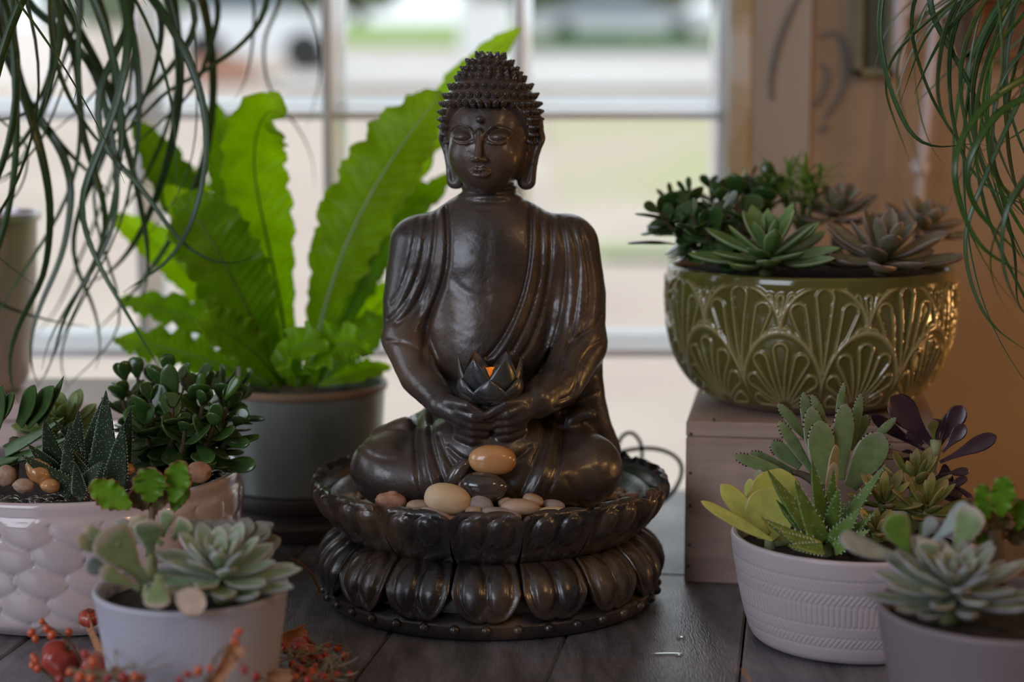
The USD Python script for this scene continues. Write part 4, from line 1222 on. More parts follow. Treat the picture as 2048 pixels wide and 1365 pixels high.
def rosette(t, m, c, axis, n, L, w, th, el=(80, 5), prof="ovate", arc=0.15, cup=0.3, seed=0, r0=0.004, h=0.012, grow=0.75, phase=0.0, jit=0.06, zmin=0.06, label=None, **k):
    """n leaves in golden-angle order from the heart outwards; L = (inner, outer) length, el = elevation in degrees (inner, outer)"""
    g = np.random.default_rng(seed)
    X, Y, Z = frame_of(axis)
    for i in range(n):
        q = i / max(1, n - 1)
        e = math.radians(el[0] + (el[1] - el[0]) * q ** grow + g.normal(0, 3))
        a = phase + i * 2.39996 + g.normal(0, jit)
        l = (L[0] + (L[1] - L[0]) * min(1, q * 1.25) ** 0.8) * (1 + g.normal(0, 0.05))
        ww = w * (0.55 + 0.45 * min(1, q * 1.4)) * (1 + g.normal(0, 0.05))
        d = X * math.cos(a) + Y * math.sin(a)
        b = c + d * r0 * (0.3 + q) + Z * h * (1 - q)
        dirn = d * math.cos(e) + Z * math.sin(e)
        if dirn[2] < zmin:
            dirn = unit([dirn[0], dirn[1], zmin + .06 * g.random()])
        upd = Z * math.cos(e) - d * math.sin(e)
        if math.sin(e) > 0.95: upd = -d
        add_leaf(t, m, b, b + dirn * l, ww, th * (0.7 + 0.3 * q), prof=prof, up=upd, arc=arc * (0.5 + 0.7 * q), cup=cup, rnd=g.random(), label=label, **k)


def stem(t, m, pts, r, name="stem", sides=8, n=10):
    obj(name, tube(pts, r, sides, n), m, t, smooth=True)


def plant(name, label, cat, at_, group=None):
    return thing(name, label, cat, at_, group)


# --- leaf materials
leaf_mat("agave_green", (0.17, 0.29, 0.085), (0.24, 0.37, 0.11), (0.46, 0.52, 0.30), edge_at=0.80, rough=0.35, trans=0.10)
leaf_mat("rosette_purple", (0.25, 0.23, 0.13), (0.26, 0.185, 0.155), (0.46, 0.33, 0.30), edge_at=0.75, rough=0.38, trans=0.08, mottle=0.22)
leaf_mat("rosette_grey", (0.27, 0.38, 0.21), (0.40, 0.44, 0.40), (0.60, 0.57, 0.58), edge_at=0.55, rough=0.55, trans=0.06)
leaf_mat("rosette_dusk", (0.20, 0.21, 0.15), (0.23, 0.19, 0.18), (0.36, 0.31, 0.31), edge_at=0.7, rough=0.55, trans=0.06)
leaf_mat("rosette_pale", (0.22, 0.33, 0.10), (0.26, 0.36, 0.11), (0.36, 0.42, 0.18), edge_at=0.8, rough=0.4, trans=0.14)
leaf_mat("silver_leaf", (0.24, 0.29, 0.19), (0.32, 0.33, 0.32), (0.56, 0.53, 0.56), edge_at=0.6, rough=0.5, trans=0.06)
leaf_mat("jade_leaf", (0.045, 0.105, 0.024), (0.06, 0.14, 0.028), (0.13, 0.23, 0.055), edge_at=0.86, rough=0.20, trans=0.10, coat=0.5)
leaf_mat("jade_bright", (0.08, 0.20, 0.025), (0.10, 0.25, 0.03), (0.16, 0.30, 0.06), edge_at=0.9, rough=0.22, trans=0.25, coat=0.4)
leaf_mat("gasteria_leaf", (0.026, 0.052, 0.024), (0.036, 0.052, 0.032), (0.16, 0.25, 0.17), edge_at=0.93, rough=0.45, trans=0.0, spots=((0.34, 0.42, 0.34), 620.0, 0.26))
leaf_mat("agave_dark", (0.08, 0.16, 0.045), (0.09, 0.17, 0.05), (0.20, 0.28, 0.13), edge_at=0.88, rough=0.3, trans=0.1)
leaf_mat("aloe_leaf", (0.14, 0.235, 0.045), (0.13, 0.19, 0.04), (0.26, 0.36, 0.12), edge_at=0.9, rough=0.35, trans=0.12, spots=((0.42, 0.52, 0.28), 330.0, 0.22))
leaf_mat("aloe_tooth", (0.55, 0.66, 0.42), (0.62, 0.70, 0.5), (0.6, 0.7, 0.5), rough=0.4, trans=0.2)
leaf_mat("paddle_leaf", (0.66, 0.70, 0.20), (0.72, 0.72, 0.22), (0.74, 0.46, 0.26), edge_at=0.93, rough=0.45, trans=0.35, mottle=0.08)  # yellow brightened to stand in for the glow of backlight
leaf_mat("paddle_grey", (0.40, 0.40, 0.26), (0.46, 0.44, 0.30), (0.55, 0.38, 0.26), edge_at=0.85, rough=0.5, trans=0.12, mottle=0.08)
leaf_mat("panda_leaf", (0.16, 0.23, 0.085), (0.22, 0.26, 0.14), (0.50, 0.47, 0.40), edge_at=0.84, rough=0.8, trans=0.05)
leaf_mat("panda_spot", (0.075, 0.022, 0.018), (0.075, 0.022, 0.018), (0.075, 0.022, 0.018), rough=0.7, trans=0.0)
leaf_mat("sedum_leaf", (0.22, 0.25, 0.06), (0.34, 0.24, 0.09), (0.42, 0.28, 0.13), edge_at=0.88, rough=0.4, trans=0.15, tip_at=(0.55, 1.0))
leaf_mat("purple_leaf", (0.055, 0.026, 0.036), (0.065, 0.028, 0.040), (0.14, 0.07, 0.085), edge_at=0.92, rough=0.25, trans=0.04, coat=0.4)
leaf_mat("felt_leaf", (0.24, 0.33, 0.15), (0.60, 0.52, 0.44), (0.66, 0.55, 0.46), edge_at=0.74, rough=0.85, trans=0.08)
leaf_mat("felt_blue", (0.34, 0.40, 0.38), (0.38, 0.42, 0.42), (0.50, 0.47, 0.47), edge_at=0.86, rough=0.85, trans=0.08)
leaf_mat("felt_green", (0.20, 0.36, 0.05), (0.22, 0.38, 0.06), (0.55, 0.50, 0.30), edge_at=0.78, rough=0.8, trans=0.20)  # brighter yellow green colour for a single felt leaf
leaf_mat("ruffle_leaf", (0.20, 0.42, 0.03), (0.24, 0.40, 0.04), (0.42, 0.16, 0.10), edge_at=0.86, rough=0.4, trans=0.4)
leaf_mat("ruffle_red", (0.20, 0.16, 0.06), (0.26, 0.12, 0.08), (0.36, 0.13, 0.10), edge_at=0.7, rough=0.45, trans=0.2)
leaf_mat("fine_leaf", (0.22, 0.38, 0.05), (0.28, 0.44, 0.07), (0.34, 0.5, 0.12), rough=0.4, trans=0.3)
leaf_mat("dead_leaf", (0.55, 0.40, 0.30), (0.62, 0.46, 0.36), (0.5, 0.33, 0.24), rough=0.7, trans=0.15)
mat("stem_green", (0.14, 0.20, 0.06), (0.22, 0.26, 0.10), scale=60, rough=0.6)
mat("stem_brown", (0.10, 0.07, 0.045), (0.16, 0.12, 0.08), scale=60, rough=0.8)
mat("stem_pale", (0.30, 0.33, 0.15), (0.36, 0.38, 0.20), scale=60, rough=0.6)

# ================================================================== green bowl
gz = GB[2] + 0.100
c = at(1538, 512, 1.335)
t = plant("green_rosette", "green pointed leaf rosette in the middle of the olive bowl", "succulent", c)
rosette(t, "agave_green", c + [0, 0, -.004], (-0.08, -0.30, 1), 26, (0.026, 0.053), 0.0185, 0.0065, el=(82, -12), prof="agave", arc=0.10, cup=0.28, seed=3, h=0.010, r0=0.006, grow=0.8)
stem(t, "stem_green", [c + [0, .01, -.024], c + [0, .005, -.010], c], [.006, .006, .005])
c = at(1766, 516, 1.335)
t = plant("purple_rosette", "dusky purple green rosette at the right in the olive bowl", "succulent", c)
rosette(t, "rosette_purple", c + [0, 0, -.004], (0.10, -0.32, 1), 22, (0.026, 0.052), 0.0215, 0.0050, el=(80, -8), prof="ovate", arc=0.16, cup=0.42, seed=8, h=0.010, r0=0.006, grow=0.85)
stem(t, "stem_brown", [c + [0, .01, -.026], c + [0, .005, -.010], c], [.006, .006, .005])
c = at(1842, 470, 1.43)
t = plant("small_purple_rosette", "smaller dusky rosette at the back right of the olive bowl", "succulent", c)
rosette(t, "rosette_purple", c, (0.3, -0.25, 1), 20, (0.016, 0.036), 0.016, 0.004, el=(82, 0), prof="ovate", arc=0.14, cup=0.4, seed=12)
stem(t, "stem_brown", [c + [-.01, 0, -.03], c + [-.004, 0, -.012], c], [.005, .005, .004])
c = at(1675, 440, 1.45)
t = plant("brown_rosette", "brownish rosette half hidden behind the green and purple rosettes", "succulent", c)
rosette(t, "rosette_purple", c, (0.0, -0.3, 1), 18, (0.016, 0.034), 0.015, 0.004, el=(82, 5), prof="ovate", arc=0.14, cup=0.4, seed=15)
stem(t, "stem_brown", [c + [0, 0, -.04], c + [0, 0, -.02], c], [.005, .005, .004])


def jade(t, leafm, root, tips, size, seed, pairs=4, stemm="stem_brown", spread=1.0, prof="jade", wr=0.78):
    """branching jade plant: one stem to each tip, crossed pairs of fleshy leaves along its upper part"""
    g = np.random.default_rng(seed)
    root = np.asarray(root, float)
    for tp in tips:
        tp = np.asarray(tp, float)
        mid = root + (tp - root) * 0.5 + np.array([0, 0, -0.12]) * np.linalg.norm(tp - root) + (tp - root) * [0.1, 0.1, 0]
        st = np.array([root, mid, tp])
        stem(t, stemm, st, [.0032, .0026, .0014], sides=6, n=8)
        sp_ = spline(st, 30)
        ax = unit(sp_[-1] - sp_[-8])
        X, Y, Z = frame_of(ax)
        ph = g.uniform(0, math.pi)
        for k in range(pairs):
            p = sp_[-1 - int(k * 30 * 0.135)]
            el = math.radians([66, 40, 18, 2, -10][min(k, 4)] + g.normal(0, 7))
            s_ = size * [0.70, 1.05, 1.15, 1.1, 1.0][min(k, 4)] * g.uniform(.82, 1.15)
            for q in (0, math.pi):
                a = ph + k * math.pi / 2 + q + g.normal(0, .18)
                d = X * math.cos(a) + Y * math.sin(a)
                dr = d * math.cos(el) + Z * math.sin(el)
                upd = Z * math.cos(el) - d * math.sin(el)
                add_leaf(t, leafm, p + d * .0012, p + dr * s_, s_ * wr, s_ * 0.17, prof=prof, up=upd, arc=0.10, cup=0.10, nl=9, nr=8, rnd=g.random(), keel=0.9)


def pxs(Y, *pts):
    return [at(a, b, Y + (dy if dy else 0)) for a, b, dy in [(p + (0,))[:3] for p in pts]]


root = at(1470, 510, 1.40)
t = plant("jade_plant", "dark green jade plant spilling left over the olive bowl", "succulent", root)
jade(t, "jade_leaf", root, pxs(1.40, (1320, 425, -.02), (1340, 400, .02), (1375, 385), (1420, 375, .03), (1440, 400, -.03), (1475, 370, .02), (1385, 435, -.04), (1345, 450), (1515, 385, .03), (1530, 355, .04), (1490, 420, -.03), (1410, 450, -.05)), 0.0205, 5, pairs=5)
for b_, p_ in (((1350, 488, 1.37), (1254, 487, 1.35)), ((1345, 462, 1.38), (1282, 470, 1.36)), ((1340, 440, 1.38), (1270, 428, 1.36)), ((1400, 470, 1.34), (1352, 448, 1.30))):
    add_leaf(t, "jade_leaf", at(*b_), at(*p_), .0075, .004, prof="dark", arc=-0.06, cup=0.1, rnd=0.1)
root = at(1520, 470, 1.45)
t = plant("bright_jade_plant", "bright backlit jade sprig at the back of the olive bowl", "succulent", root)
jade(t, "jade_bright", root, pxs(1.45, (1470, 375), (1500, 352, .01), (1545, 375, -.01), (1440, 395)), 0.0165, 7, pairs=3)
root = at(1605, 470, 1.455)
t = plant("fine_leaf_plant", "yellow green fine leaved plant rising behind the green rosette", "succulent", root)
g = np.random.default_rng(21)
for tp in pxs(1.455, (1545, 350), (1575, 345, .01), (1612, 345, -.01), (1600, 375, -.02), (1640, 352), (1565, 385, -.02), (1625, 385, -.02)):
    stem(t, "stem_green", [root, (root + tp) / 2 + [0, 0, -.004], tp], [.002, .0015, .001], sides=6, n=8)
    for i in range(13):
        a, e = g.uniform(0, 2 * math.pi), math.radians(g.uniform(-5, 75))
        p = tp - (tp - root) * 0.35 * g.random()
        d = np.array([math.cos(a) * math.cos(e), math.sin(a) * math.cos(e), math.sin(e)])
        L = g.uniform(.016, .030)
        add_leaf(t, "fine_leaf", p, p + d * L + [0, 0, -.003], .0032, .0012, prof="needle", up=(0, 0, 1), arc=-0.10, cup=0.1, nl=7, nr=6, rnd=g.random())
for tp, bp_ in (((1672, 325), (1612, 372)), ((1612, 318), (1605, 370)), ((1520, 308), (1548, 362)), ((1745, 388), (1640, 405)), ((1662, 352), (1618, 380))):
    add_leaf(t, "fine_leaf", at(*bp_, 1.445), at(*tp, 1.44), .0045, .0014, prof="needle", arc=-0.12, cup=0.15, rnd=0.7)

# ================================================================== scale pot
sz = 0.09
c = at(38, 905, 1.20)
t = plant("long_leaf_rosette", "green rosette of long smooth pointed leaves at the left edge", "succulent", c)
for b_, p_, w_ in (((-10, 850), (28, 785), 34), ((10, 905), (128, 835), 30), ((0, 930), (150, 868), 26), ((0, 925), (38, 915), 22), ((-20, 890), (5, 770), 36), ((40, 850), (70, 770), 40), ((55, 850), (108, 772), 46), ((75, 845), (128, 752), 30)):
    add_leaf(t, "agave_dark", at(*b_, 1.22), at(*p_, 1.20), w_ * pxm(1.2), .005, prof="lance" if w_ < 32 else "agave", up=(0.1, -0.8, 0.6), arc=0.08, cup=0.3, rnd=0.4)
stem(t, "stem_brown", [at(20, 960, 1.23), at(25, 920, 1.23), at(30, 880, 1.225)], [.006, .005, .004])
c = at(128, 868, 1.26)
t = plant("pale_green_rosette", "pale green rosette behind the white speckled dark plant", "succulent", c)
rosette(t, "rosette_pale", c, (0.0, -0.5, 1), 24, (0.016, 0.031), 0.013, 0.0055, el=(84, 2), prof="ovate", arc=0.10, cup=0.35, seed=31)
stem(t, "stem_green", [c + [0, .008, -.034], c + [0, .004, -.015], c], [.005, .005, .004])


def edge_beads(base, tip, w, up, arc, cup, prof, n, size, outward=0.6, t0=0.1, t1=0.97):
    """small teeth or beads along both edges of the leaf made with the same numbers"""
    base, tip = np.asarray(base, float), np.asarray(tip, float)
    L = np.linalg.norm(tip - base); a0 = (tip - base) / L
    upv = np.asarray(up, float); upv = unit(upv - a0 * (upv @ a0))
    ctl = (base + tip) / 2 - upv * arc * L
    out = []
    for s in (-1, 1):
        for k in range(n):
            t = t0 + (t1 - t0) * (k + 0.5 * (s > 0)) / n
            c_ = (1 - t) ** 2 * base + 2 * t * (1 - t) * ctl + t * t * tip
            tg = unit(2 * (1 - t) * (ctl - base) + 2 * t * (tip - ctl))
            sd = unit(np.cross(a0, upv)); sd = unit(sd - tg * (tg @ sd)); un = np.cross(sd, tg)
            wv = float(PF[prof](t)) * w / 2
            p = c_ + s * sd * wv + un * cup * wv
            out.append((p, unit(s * sd * outward + tg * 0.5 + un * 0.25), size * (0.5 + 0.5 * min(1, float(PF[prof](t)) * 1.3))))
    return out


def cone(p, d, r, h):
    x, y, z = frame_of(d)
    a = np.arange(4) * math.pi / 2
    v = np.vstack([p - z * r * .4 + r * (np.cos(a)[:, None] * x + np.sin(a)[:, None] * y), p + z * h])
    return v, np.array([[0, 1, 4], [1, 2, 4], [2, 3, 4], [3, 0, 4], [0, 2, 1], [0, 3, 2]])


mat("bead_white", (0.46, 0.55, 0.46), rough=0.5)
c = at(165, 975, 1.175)
t = plant("speckled_plant", "dark upright plant with white speckled, toothed pointed leaves", "succulent", c)
GA = [((205, 985), (212, 782), 52, 1.18), ((238, 960), (262, 815), 34, 1.20), ((180, 940), (205, 800), 44, 1.20), ((148, 930), (158, 822), 34, 1.20), ((150, 950), (140, 845), 34, 1.185), ((110, 930), (88, 838), 34, 1.19),
      ((150, 985), (42, 910), 34, 1.165), ((170, 965), (130, 893), 34, 1.175), ((150, 992), (206, 922), 34, 1.16), ((140, 985), (132, 868), 30, 1.17), ((230, 970), (246, 850), 40, 1.175), ((190, 960), (130, 890), 26, 1.18), ((110, 945), (55, 888), 26, 1.185), ((200, 940), (105, 838), 22, 1.205), ((160, 990), (150, 925), 24, 1.155)]
for b_, p_, w_, y_ in GA:
    k = w_ * 1.22 * pxm(y_)
    kw = dict(up=(0.12, -1.0, 0.45), arc=0.07, cup=0.32, prof="lance")
    add_leaf(t, "gasteria_leaf", at(*b_, y_), at(*p_, y_ - .01), k, .006, rnd=0.4, **kw)
    bd = edge_beads(at(*b_, y_), at(*p_, y_ - .01), k, kw["up"], kw["arc"], kw["cup"], "lance", 16, .0005)
    obj("leaf_teeth", cat_([cone(p, d, s_, s_ * 1.6) for p, d, s_ in bd]), "bead_white", t, smooth=False, kind="stuff")
stem(t, "stem_brown", [at(165, 1010, 1.185), at(168, 980, 1.185), at(170, 955, 1.185)], [.008, .008, .006])
root = at(335, 945, 1.26)
t = plant("large_jade_plant", "large dark green jade plant leaning over the right side of the scale pot", "succulent", root)
jade(t, "jade_leaf", root, pxs(1.26, (250, 760, .02), (275, 755, .03), (335, 745), (392, 765, -.01), (450, 765, .01), (478, 770, .03), (300, 800, -.03), (345, 815, -.045), (405, 810, -.02), (455, 815, -.01), (470, 850, -.03), (425, 850, -.045), (290, 850, -.04), (370, 860, -.05), (245, 800, .02), (470, 800, .02), (310, 770, .04), (420, 780, .04), (360, 790, .03)), 0.0205, 17, pairs=5)
for b_, p_, w_ in (((440, 930, 1.235), (512, 930, 1.225), 36), ((395, 890, 1.225), (422, 925, 1.20), 34), ((440, 880, 1.235), (498, 888, 1.22), 26), ((455, 835, 1.25), (530, 838, 1.24), 14), ((340, 830, 1.24), (338, 728, 1.24), 38), ((398, 800, 1.25), (402, 746, 1.25), 24), ((450, 800, 1.24), (478, 755, 1.24), 24), ((425, 905, 1.24), (488, 905, 1.25), 14)):
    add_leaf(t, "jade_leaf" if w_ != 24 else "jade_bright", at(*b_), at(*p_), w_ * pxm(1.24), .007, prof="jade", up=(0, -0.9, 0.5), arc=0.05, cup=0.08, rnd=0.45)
# stones of this pot
for i, (px, py, Y, w_, h_, m_, lab) in enumerate(((80, 945, 1.165, 66, 44, "stone_amber", "yellow brown stone lying on the soil left of the speckled plant"), (100, 972, 1.158, 40, 30, "stone_amber", "orange pebble at the rim below the speckled plant"), (48, 972, 1.16, 44, 30, "stone_brown", "brown pebble near the left edge in the scale pot"),
      (12, 952, 1.165, 40, 44, "stone_brown", "dark brown stone cut by the left edge in the scale pot"), (398, 945, 1.20, 50, 44, "stone_red", "reddish rock under the jade plant at the pot's right rim"), (255, 940, 1.19, 30, 26, "stone_amber", "small amber pebble right of the speckled plant"))):
    c0 = at(px, py, Y) * [1, 1, 0]
    b = trimesh.creation.icosphere(3); v = np.array(b.vertices); v = v * (1 + 0.3 * (fbm(v * 1.7 + i * 3, 3, i) - .5))[:, None]
    k = pxm(Y)
    a_ = 0.7 if i == 0 else 0.1
    v = v * [w_ / 2 * k, w_ / 2.3 * k, h_ / 2 * k]
    v = np.stack([v[:, 0] * math.cos(a_) + v[:, 2] * math.sin(a_), v[:, 1], -v[:, 0] * math.sin(a_) + v[:, 2] * math.cos(a_)], 1)
    o = obj("pot_stone", (v + at(px, py, Y), b.faces), m_, None, smooth=True)
    props(o, lab, "stone", "stones in the scale pot")
rg = np.random.default_rng(5); gs = []
for i in range(150):
    a, r = rg.uniform(math.pi * .95, 2.05 * math.pi), rg.uniform(.075, .104)
    s_ = rg.uniform(.003, .006)
    gs.append((np.array(ico.vertices) * [s_ * rg.uniform(.8, 1.5), s_, s_ * .8] + [SP[0] + r * math.cos(a), SP[1] + r * math.sin(a), .0885 + .003 * rg.random()], ico.faces))
o = obj("pot_gravel", cat_(gs), "stone_black", None, smooth=True, kind="stuff")
props(o, "dark wet gravel along the front rim of the scale pot", "gravel")

# ================================================================== ribbed pot, front left
c = at(440, 1150, 1.015)
t = plant("grey_rosette", "pale grey green rosette with silvery leaves in the ribbed pot", "succulent", c)
rosette(t, "rosette_grey", c + [0, 0, -.006], (0.04, -0.26, 1), 36, (0.013, 0.044), 0.0150, 0.005, el=(84, -6), prof="ovate", arc=0.12, cup=0.35, seed=41, h=0.013, grow=0.7)
stem(t, "stem_green", [c + [0, .012, -.02], c + [0, .006, -.012], c + [0, 0, -.006]], [.006, .006, .005])
c = at(425, 1085, 1.06)
t = plant("dusky_rosette", "greyish purple rosette behind the pale grey one", "succulent", c)
for b_, p_, w_ in (((400, 1085), (378, 1040), 44), ((430, 1080), (410, 1040), 40), ((460, 1085), (455, 1038), 46), ((480, 1085), (498, 1036), 44), ((500, 1095), (535, 1045), 50), ((480, 1080), (548, 1048), 30), ((445, 1075), (440, 1038), 30), ((505, 1105), (562, 1078), 40)):
    add_leaf(t, "rosette_dusk", at(*b_, 1.06), at(*p_, 1.065), w_ * pxm(1.06), .005, up=(0, -0.8, .6), arc=.1, cup=.3, rnd=.4)
stem(t, "stem_brown", [at(450, 1140, 1.065), at(452, 1110, 1.062), at(452, 1085, 1.06)], [.005, .005, .004])
c = at(250, 1150, 1.0)
t = plant("felt_plant", "felt leaved plant with cream edged leaves hanging over the ribbed pot", "succulent", c)
for m_, b_, p_, w_, y0, y1 in (("felt_leaf", (292, 1165), (205, 1060), 88, 1.0, .985), ("felt_leaf", (255, 1110), (152, 1078), 38, 1.0, .98), ("felt_leaf", (300, 1110), (296, 1040), 62, 1.03, 1.02), ("felt_leaf", (325, 1090), (262, 1038), 44, 1.04, 1.04),
      ("felt_leaf", (318, 1150), (314, 1218), 54, .985, .965), ("felt_leaf", (345, 1080), (378, 1042), 44, 1.04, 1.04), ("felt_leaf", (325, 1075), (338, 1018), 34, 1.05, 1.05), ("felt_blue", (230, 1150), (172, 1128), 36, 1.0, .99), ("felt_leaf", (280, 1180), (200, 1140), 34, .99, .98),
      ("felt_blue", (290, 1090), (232, 1045), 36, 1.06, 1.06), ("felt_leaf", (240, 1090), (165, 1060), 30, .99, .985)):
    add_leaf(t, m_, at(*b_, y0), at(*p_, y1), w_ * pxm(1.0), .006, prof="spoon", up=(0.1, -0.9, 0.4), arc=.06, cup=.12, rnd=.5)
stem(t, "stem_pale", [at(300, 1195, 1.01), at(302, 1160, 1.01), at(305, 1115, 1.02)], [.005, .004, .003])
c = at(380, 1205, .965)
t = plant("dried_leaf", "dry beige leaf hanging over the front rim of the ribbed pot", "leaf", c)
add_leaf(t, "dead_leaf", at(352, 1195, .972), at(412, 1212, .962), 62 * pxm(.965), .0012, prof="paddle", up=(0, -1, .2), arc=-.05, cup=.1, rnd=.6, name="leaf_blade")
stem(t, "stem_brown", [at(346, 1188, .975), at(352, 1195, .972)], [.001, .001], n=4, name="leaf_stalk")


def ruffle(t, m, base, tip, w, up, seed, waves=5, amp=0.16, th=0.0012, arc=0.05, cup=0.2, nl=26, nw=15, name="leaf", bend=0.0):
    """thin leaf or frond with a frilled margin, as a closed sheet"""
    base, tip = np.asarray(base, float), np.asarray(tip, float)
    L = np.linalg.norm(tip - base); t0 = (tip - base) / L
    upv = unit(np.asarray(up, float) - t0 * (np.dot(up, t0)))
    sd = np.cross(t0, upv)
    g = np.random.default_rng(seed)
    T, U = np.meshgrid(np.linspace(0, 1, nl), np.linspace(-1, 1, nw), indexing="ij")
    prof = np.clip(np.sin(np.clip(T * .86 + .10, 0, 1) * math.pi) ** 0.6, .12, 1) * (0.45 + .55 * np.minimum(1, T * 2.2))
    ph = g.uniform(0, 6, 4)
    fr = amp * np.abs(U) ** 2.2 * (np.sin(T * waves * 2 * math.pi + ph[0] + U * 1.5) + .5 * np.sin(T * waves * 3.7 * math.pi + ph[1]))
    edge = 1 + 0.10 * np.sin(T * waves * 4.3 * math.pi + ph[2]) * np.abs(U) ** 3
    c_ = base + T[..., None] * (tip - base) - upv * (arc * 4 * T * (1 - T) * L)[..., None] + upv * (bend * np.clip(T - .75, 0, 1) ** 2 * 8 * L)[..., None]
    x = U * prof * w / 2 * edge
    y = cup * np.abs(U) ** 1.6 * prof * w / 2 + fr * w / 2 * np.clip(T * 3, 0, 1)
    P = c_ + x[..., None] * sd + y[..., None] * upv
    N = upv * th / 2
    v = np.concatenate([P + N, (P - N)[:, ::-1]], 1).reshape(-1, 3)
    tint = np.stack([T, np.abs(U), np.full_like(T, g.random())], -1)
    tint[-1, :, 1] = 1
    tint = np.concatenate([tint, tint[:, ::-1]], 1).reshape(-1, 3)
    f = grid_faces(nl, 2 * nw, True)
    ends = []
    for i, s in ((0, 1), (nl - 1, -1)):
        for j in range(nw - 1):
            q = [i * 2 * nw + j, i * 2 * nw + j + 1, i * 2 * nw + 2 * nw - 2 - j, i * 2 * nw + 2 * nw - 1 - j][::s]
            ends += [[q[0], q[1], q[2]], [q[0], q[2], q[3]]]
    return obj(name, (v, np.vstack([f[:, ::-1], ends])), m, t, tint=tint)


c = at(290, 1025, 1.09)
t = plant("frilled_plant", "bright green frilled plant with reddish edges behind the ribbed pot", "succulent", c)
for i, (b_, p_, w_, m_) in enumerate((((262, 1015), (180, 968), 62, "ruffle_leaf"), ((300, 1005), (300, 935), 74, "ruffle_leaf"), ((345, 1005), (362, 922), 58, "ruffle_leaf"), ((290, 1020), (270, 975), 50, "ruffle_red"), ((318, 1020), (320, 965), 46, "ruffle_red"), ((310, 1030), (296, 970), 40, "ruffle_red"), ((345, 1025), (375, 950), 40, "ruffle_leaf"))):
    ruffle(t, m_, at(*b_, 1.09 + .004 * i), at(*p_, 1.085 + .004 * i), w_ * pxm(1.09), (0.1, -0.9, 0.4), 60 + i, waves=3, amp=.22)
stem(t, "stem_brown", [at(300, 1110, 1.062), at(302, 1060, 1.082), at(305, 1015, 1.09)], [.003, .0025, .002])

# ================================================================== herringbone bowl
def HBp(px, py, dy=0.0): return at(px, py, 1.14 + dy)
c = HBp(1652, 1095, -.01)
t = plant("aloe", "small green aloe with white toothed spotted leaves at the front of the herringbone bowl", "succulent", c)
AL = [((1640, 1090), (1533, 938), 46, 0), ((1640, 1088), (1590, 962), 50, -.012), ((1650, 1060), (1624, 920), 36, .012), ((1668, 1070), (1772, 928), 36, .01), ((1655, 1062), (1668, 940), 32, .016), ((1660, 1055), (1678, 975), 30, 0), ((1640, 1100), (1522, 1036), 34, -.02), ((1640, 1095), (1552, 1000), 34, .004),
      ((1665, 1090), (1720, 1020), 42, -.012), ((1670, 1098), (1752, 1024), 28, -.006), ((1630, 1100), (1560, 1065), 30, -.026), ((1670, 1100), (1740, 1060), 34, -.02), ((1645, 1102), (1575, 1092), 28, -.03), ((1650, 1090), (1690, 1000), 26, .004)]
for b_, p_, w_, dy in AL:
    k = w_ * pxm(1.13)
    kw = dict(up=(0.0 + (p_[0] - b_[0]) * -.002, -0.75, 0.65), arc=0.06, cup=0.35, prof="lance")
    add_leaf(t, "aloe_leaf", HBp(*b_, dy), HBp(*p_, dy - .014), k, .007, rnd=.5 - dy * 8, **kw)
    bd = edge_beads(HBp(*b_, dy), HBp(*p_, dy - .014), k, kw["up"], kw["arc"], kw["cup"], "lance", 9, .00065)
    obj("leaf_teeth", cat_([cone(p, d, s_, s_ * 2.6) for p, d, s_ in bd]), "bead_white", t, smooth=False, kind="stuff")
stem(t, "stem_green", [HBp(1652, 1125, .0), HBp(1652, 1108, 0), HBp(1652, 1092, 0)], [.006, .007, .006])
c = HBp(1540, 1060, .02)
t = plant("paddle_plant", "pale yellow paddle leaved plant with pink edges at the left in the herringbone bowl", "succulent", c)
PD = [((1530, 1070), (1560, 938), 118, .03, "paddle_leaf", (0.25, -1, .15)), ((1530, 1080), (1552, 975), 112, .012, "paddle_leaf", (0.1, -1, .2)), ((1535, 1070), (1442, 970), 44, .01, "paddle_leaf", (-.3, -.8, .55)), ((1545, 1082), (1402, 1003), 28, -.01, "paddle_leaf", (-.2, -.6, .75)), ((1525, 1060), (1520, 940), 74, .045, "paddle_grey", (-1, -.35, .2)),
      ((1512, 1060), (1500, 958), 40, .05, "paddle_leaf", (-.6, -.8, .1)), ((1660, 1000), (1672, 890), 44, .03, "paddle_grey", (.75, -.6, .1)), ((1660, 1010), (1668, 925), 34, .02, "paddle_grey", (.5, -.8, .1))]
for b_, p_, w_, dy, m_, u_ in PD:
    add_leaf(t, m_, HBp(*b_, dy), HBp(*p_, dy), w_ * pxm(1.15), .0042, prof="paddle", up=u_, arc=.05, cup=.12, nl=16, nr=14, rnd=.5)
stem(t, "stem_pale", [HBp(1540, 1105, .02), HBp(1540, 1085, .02), HBp(1538, 1075, .022)], [.004, .004, .003])
stem(t, "stem_pale", [HBp(1545, 1085, .02), HBp(1620, 1060, .03), HBp(1662, 1005, .028)], [.004, .004, .003])
c = at(1655, 960, 1.20)
t = plant("panda_plant", "felty grey green plant with brown dotted leaf edges at the back of the herringbone bowl", "succulent", c)
PA = [((1640, 960), (1622, 815), 44, 0), ((1645, 970), (1640, 842), 56, -.012), ((1680, 960), (1690, 808), 44, -.006), ((1625, 900), (1607, 785), 26, .02), ((1660, 880), (1624, 790), 22, .012), ((1672, 850), (1688, 766), 16, .018), ((1700, 900), (1722, 788), 22, .01), ((1625, 890), (1556, 808), 24, .02), ((1625, 945), (1558, 843), 26, .004), ((1600, 935), (1542, 885), 34, .012), ((1580, 950), (1468, 912), 26, .006), ((1590, 945), (1500, 905), 22, .02), ((1700, 975), (1765, 868), 66, -.008), ((1735, 890), (1792, 836), 18, .012), ((1700, 900), (1735, 830), 24, .02), ((1650, 900), (1632, 830), 30, .024)]
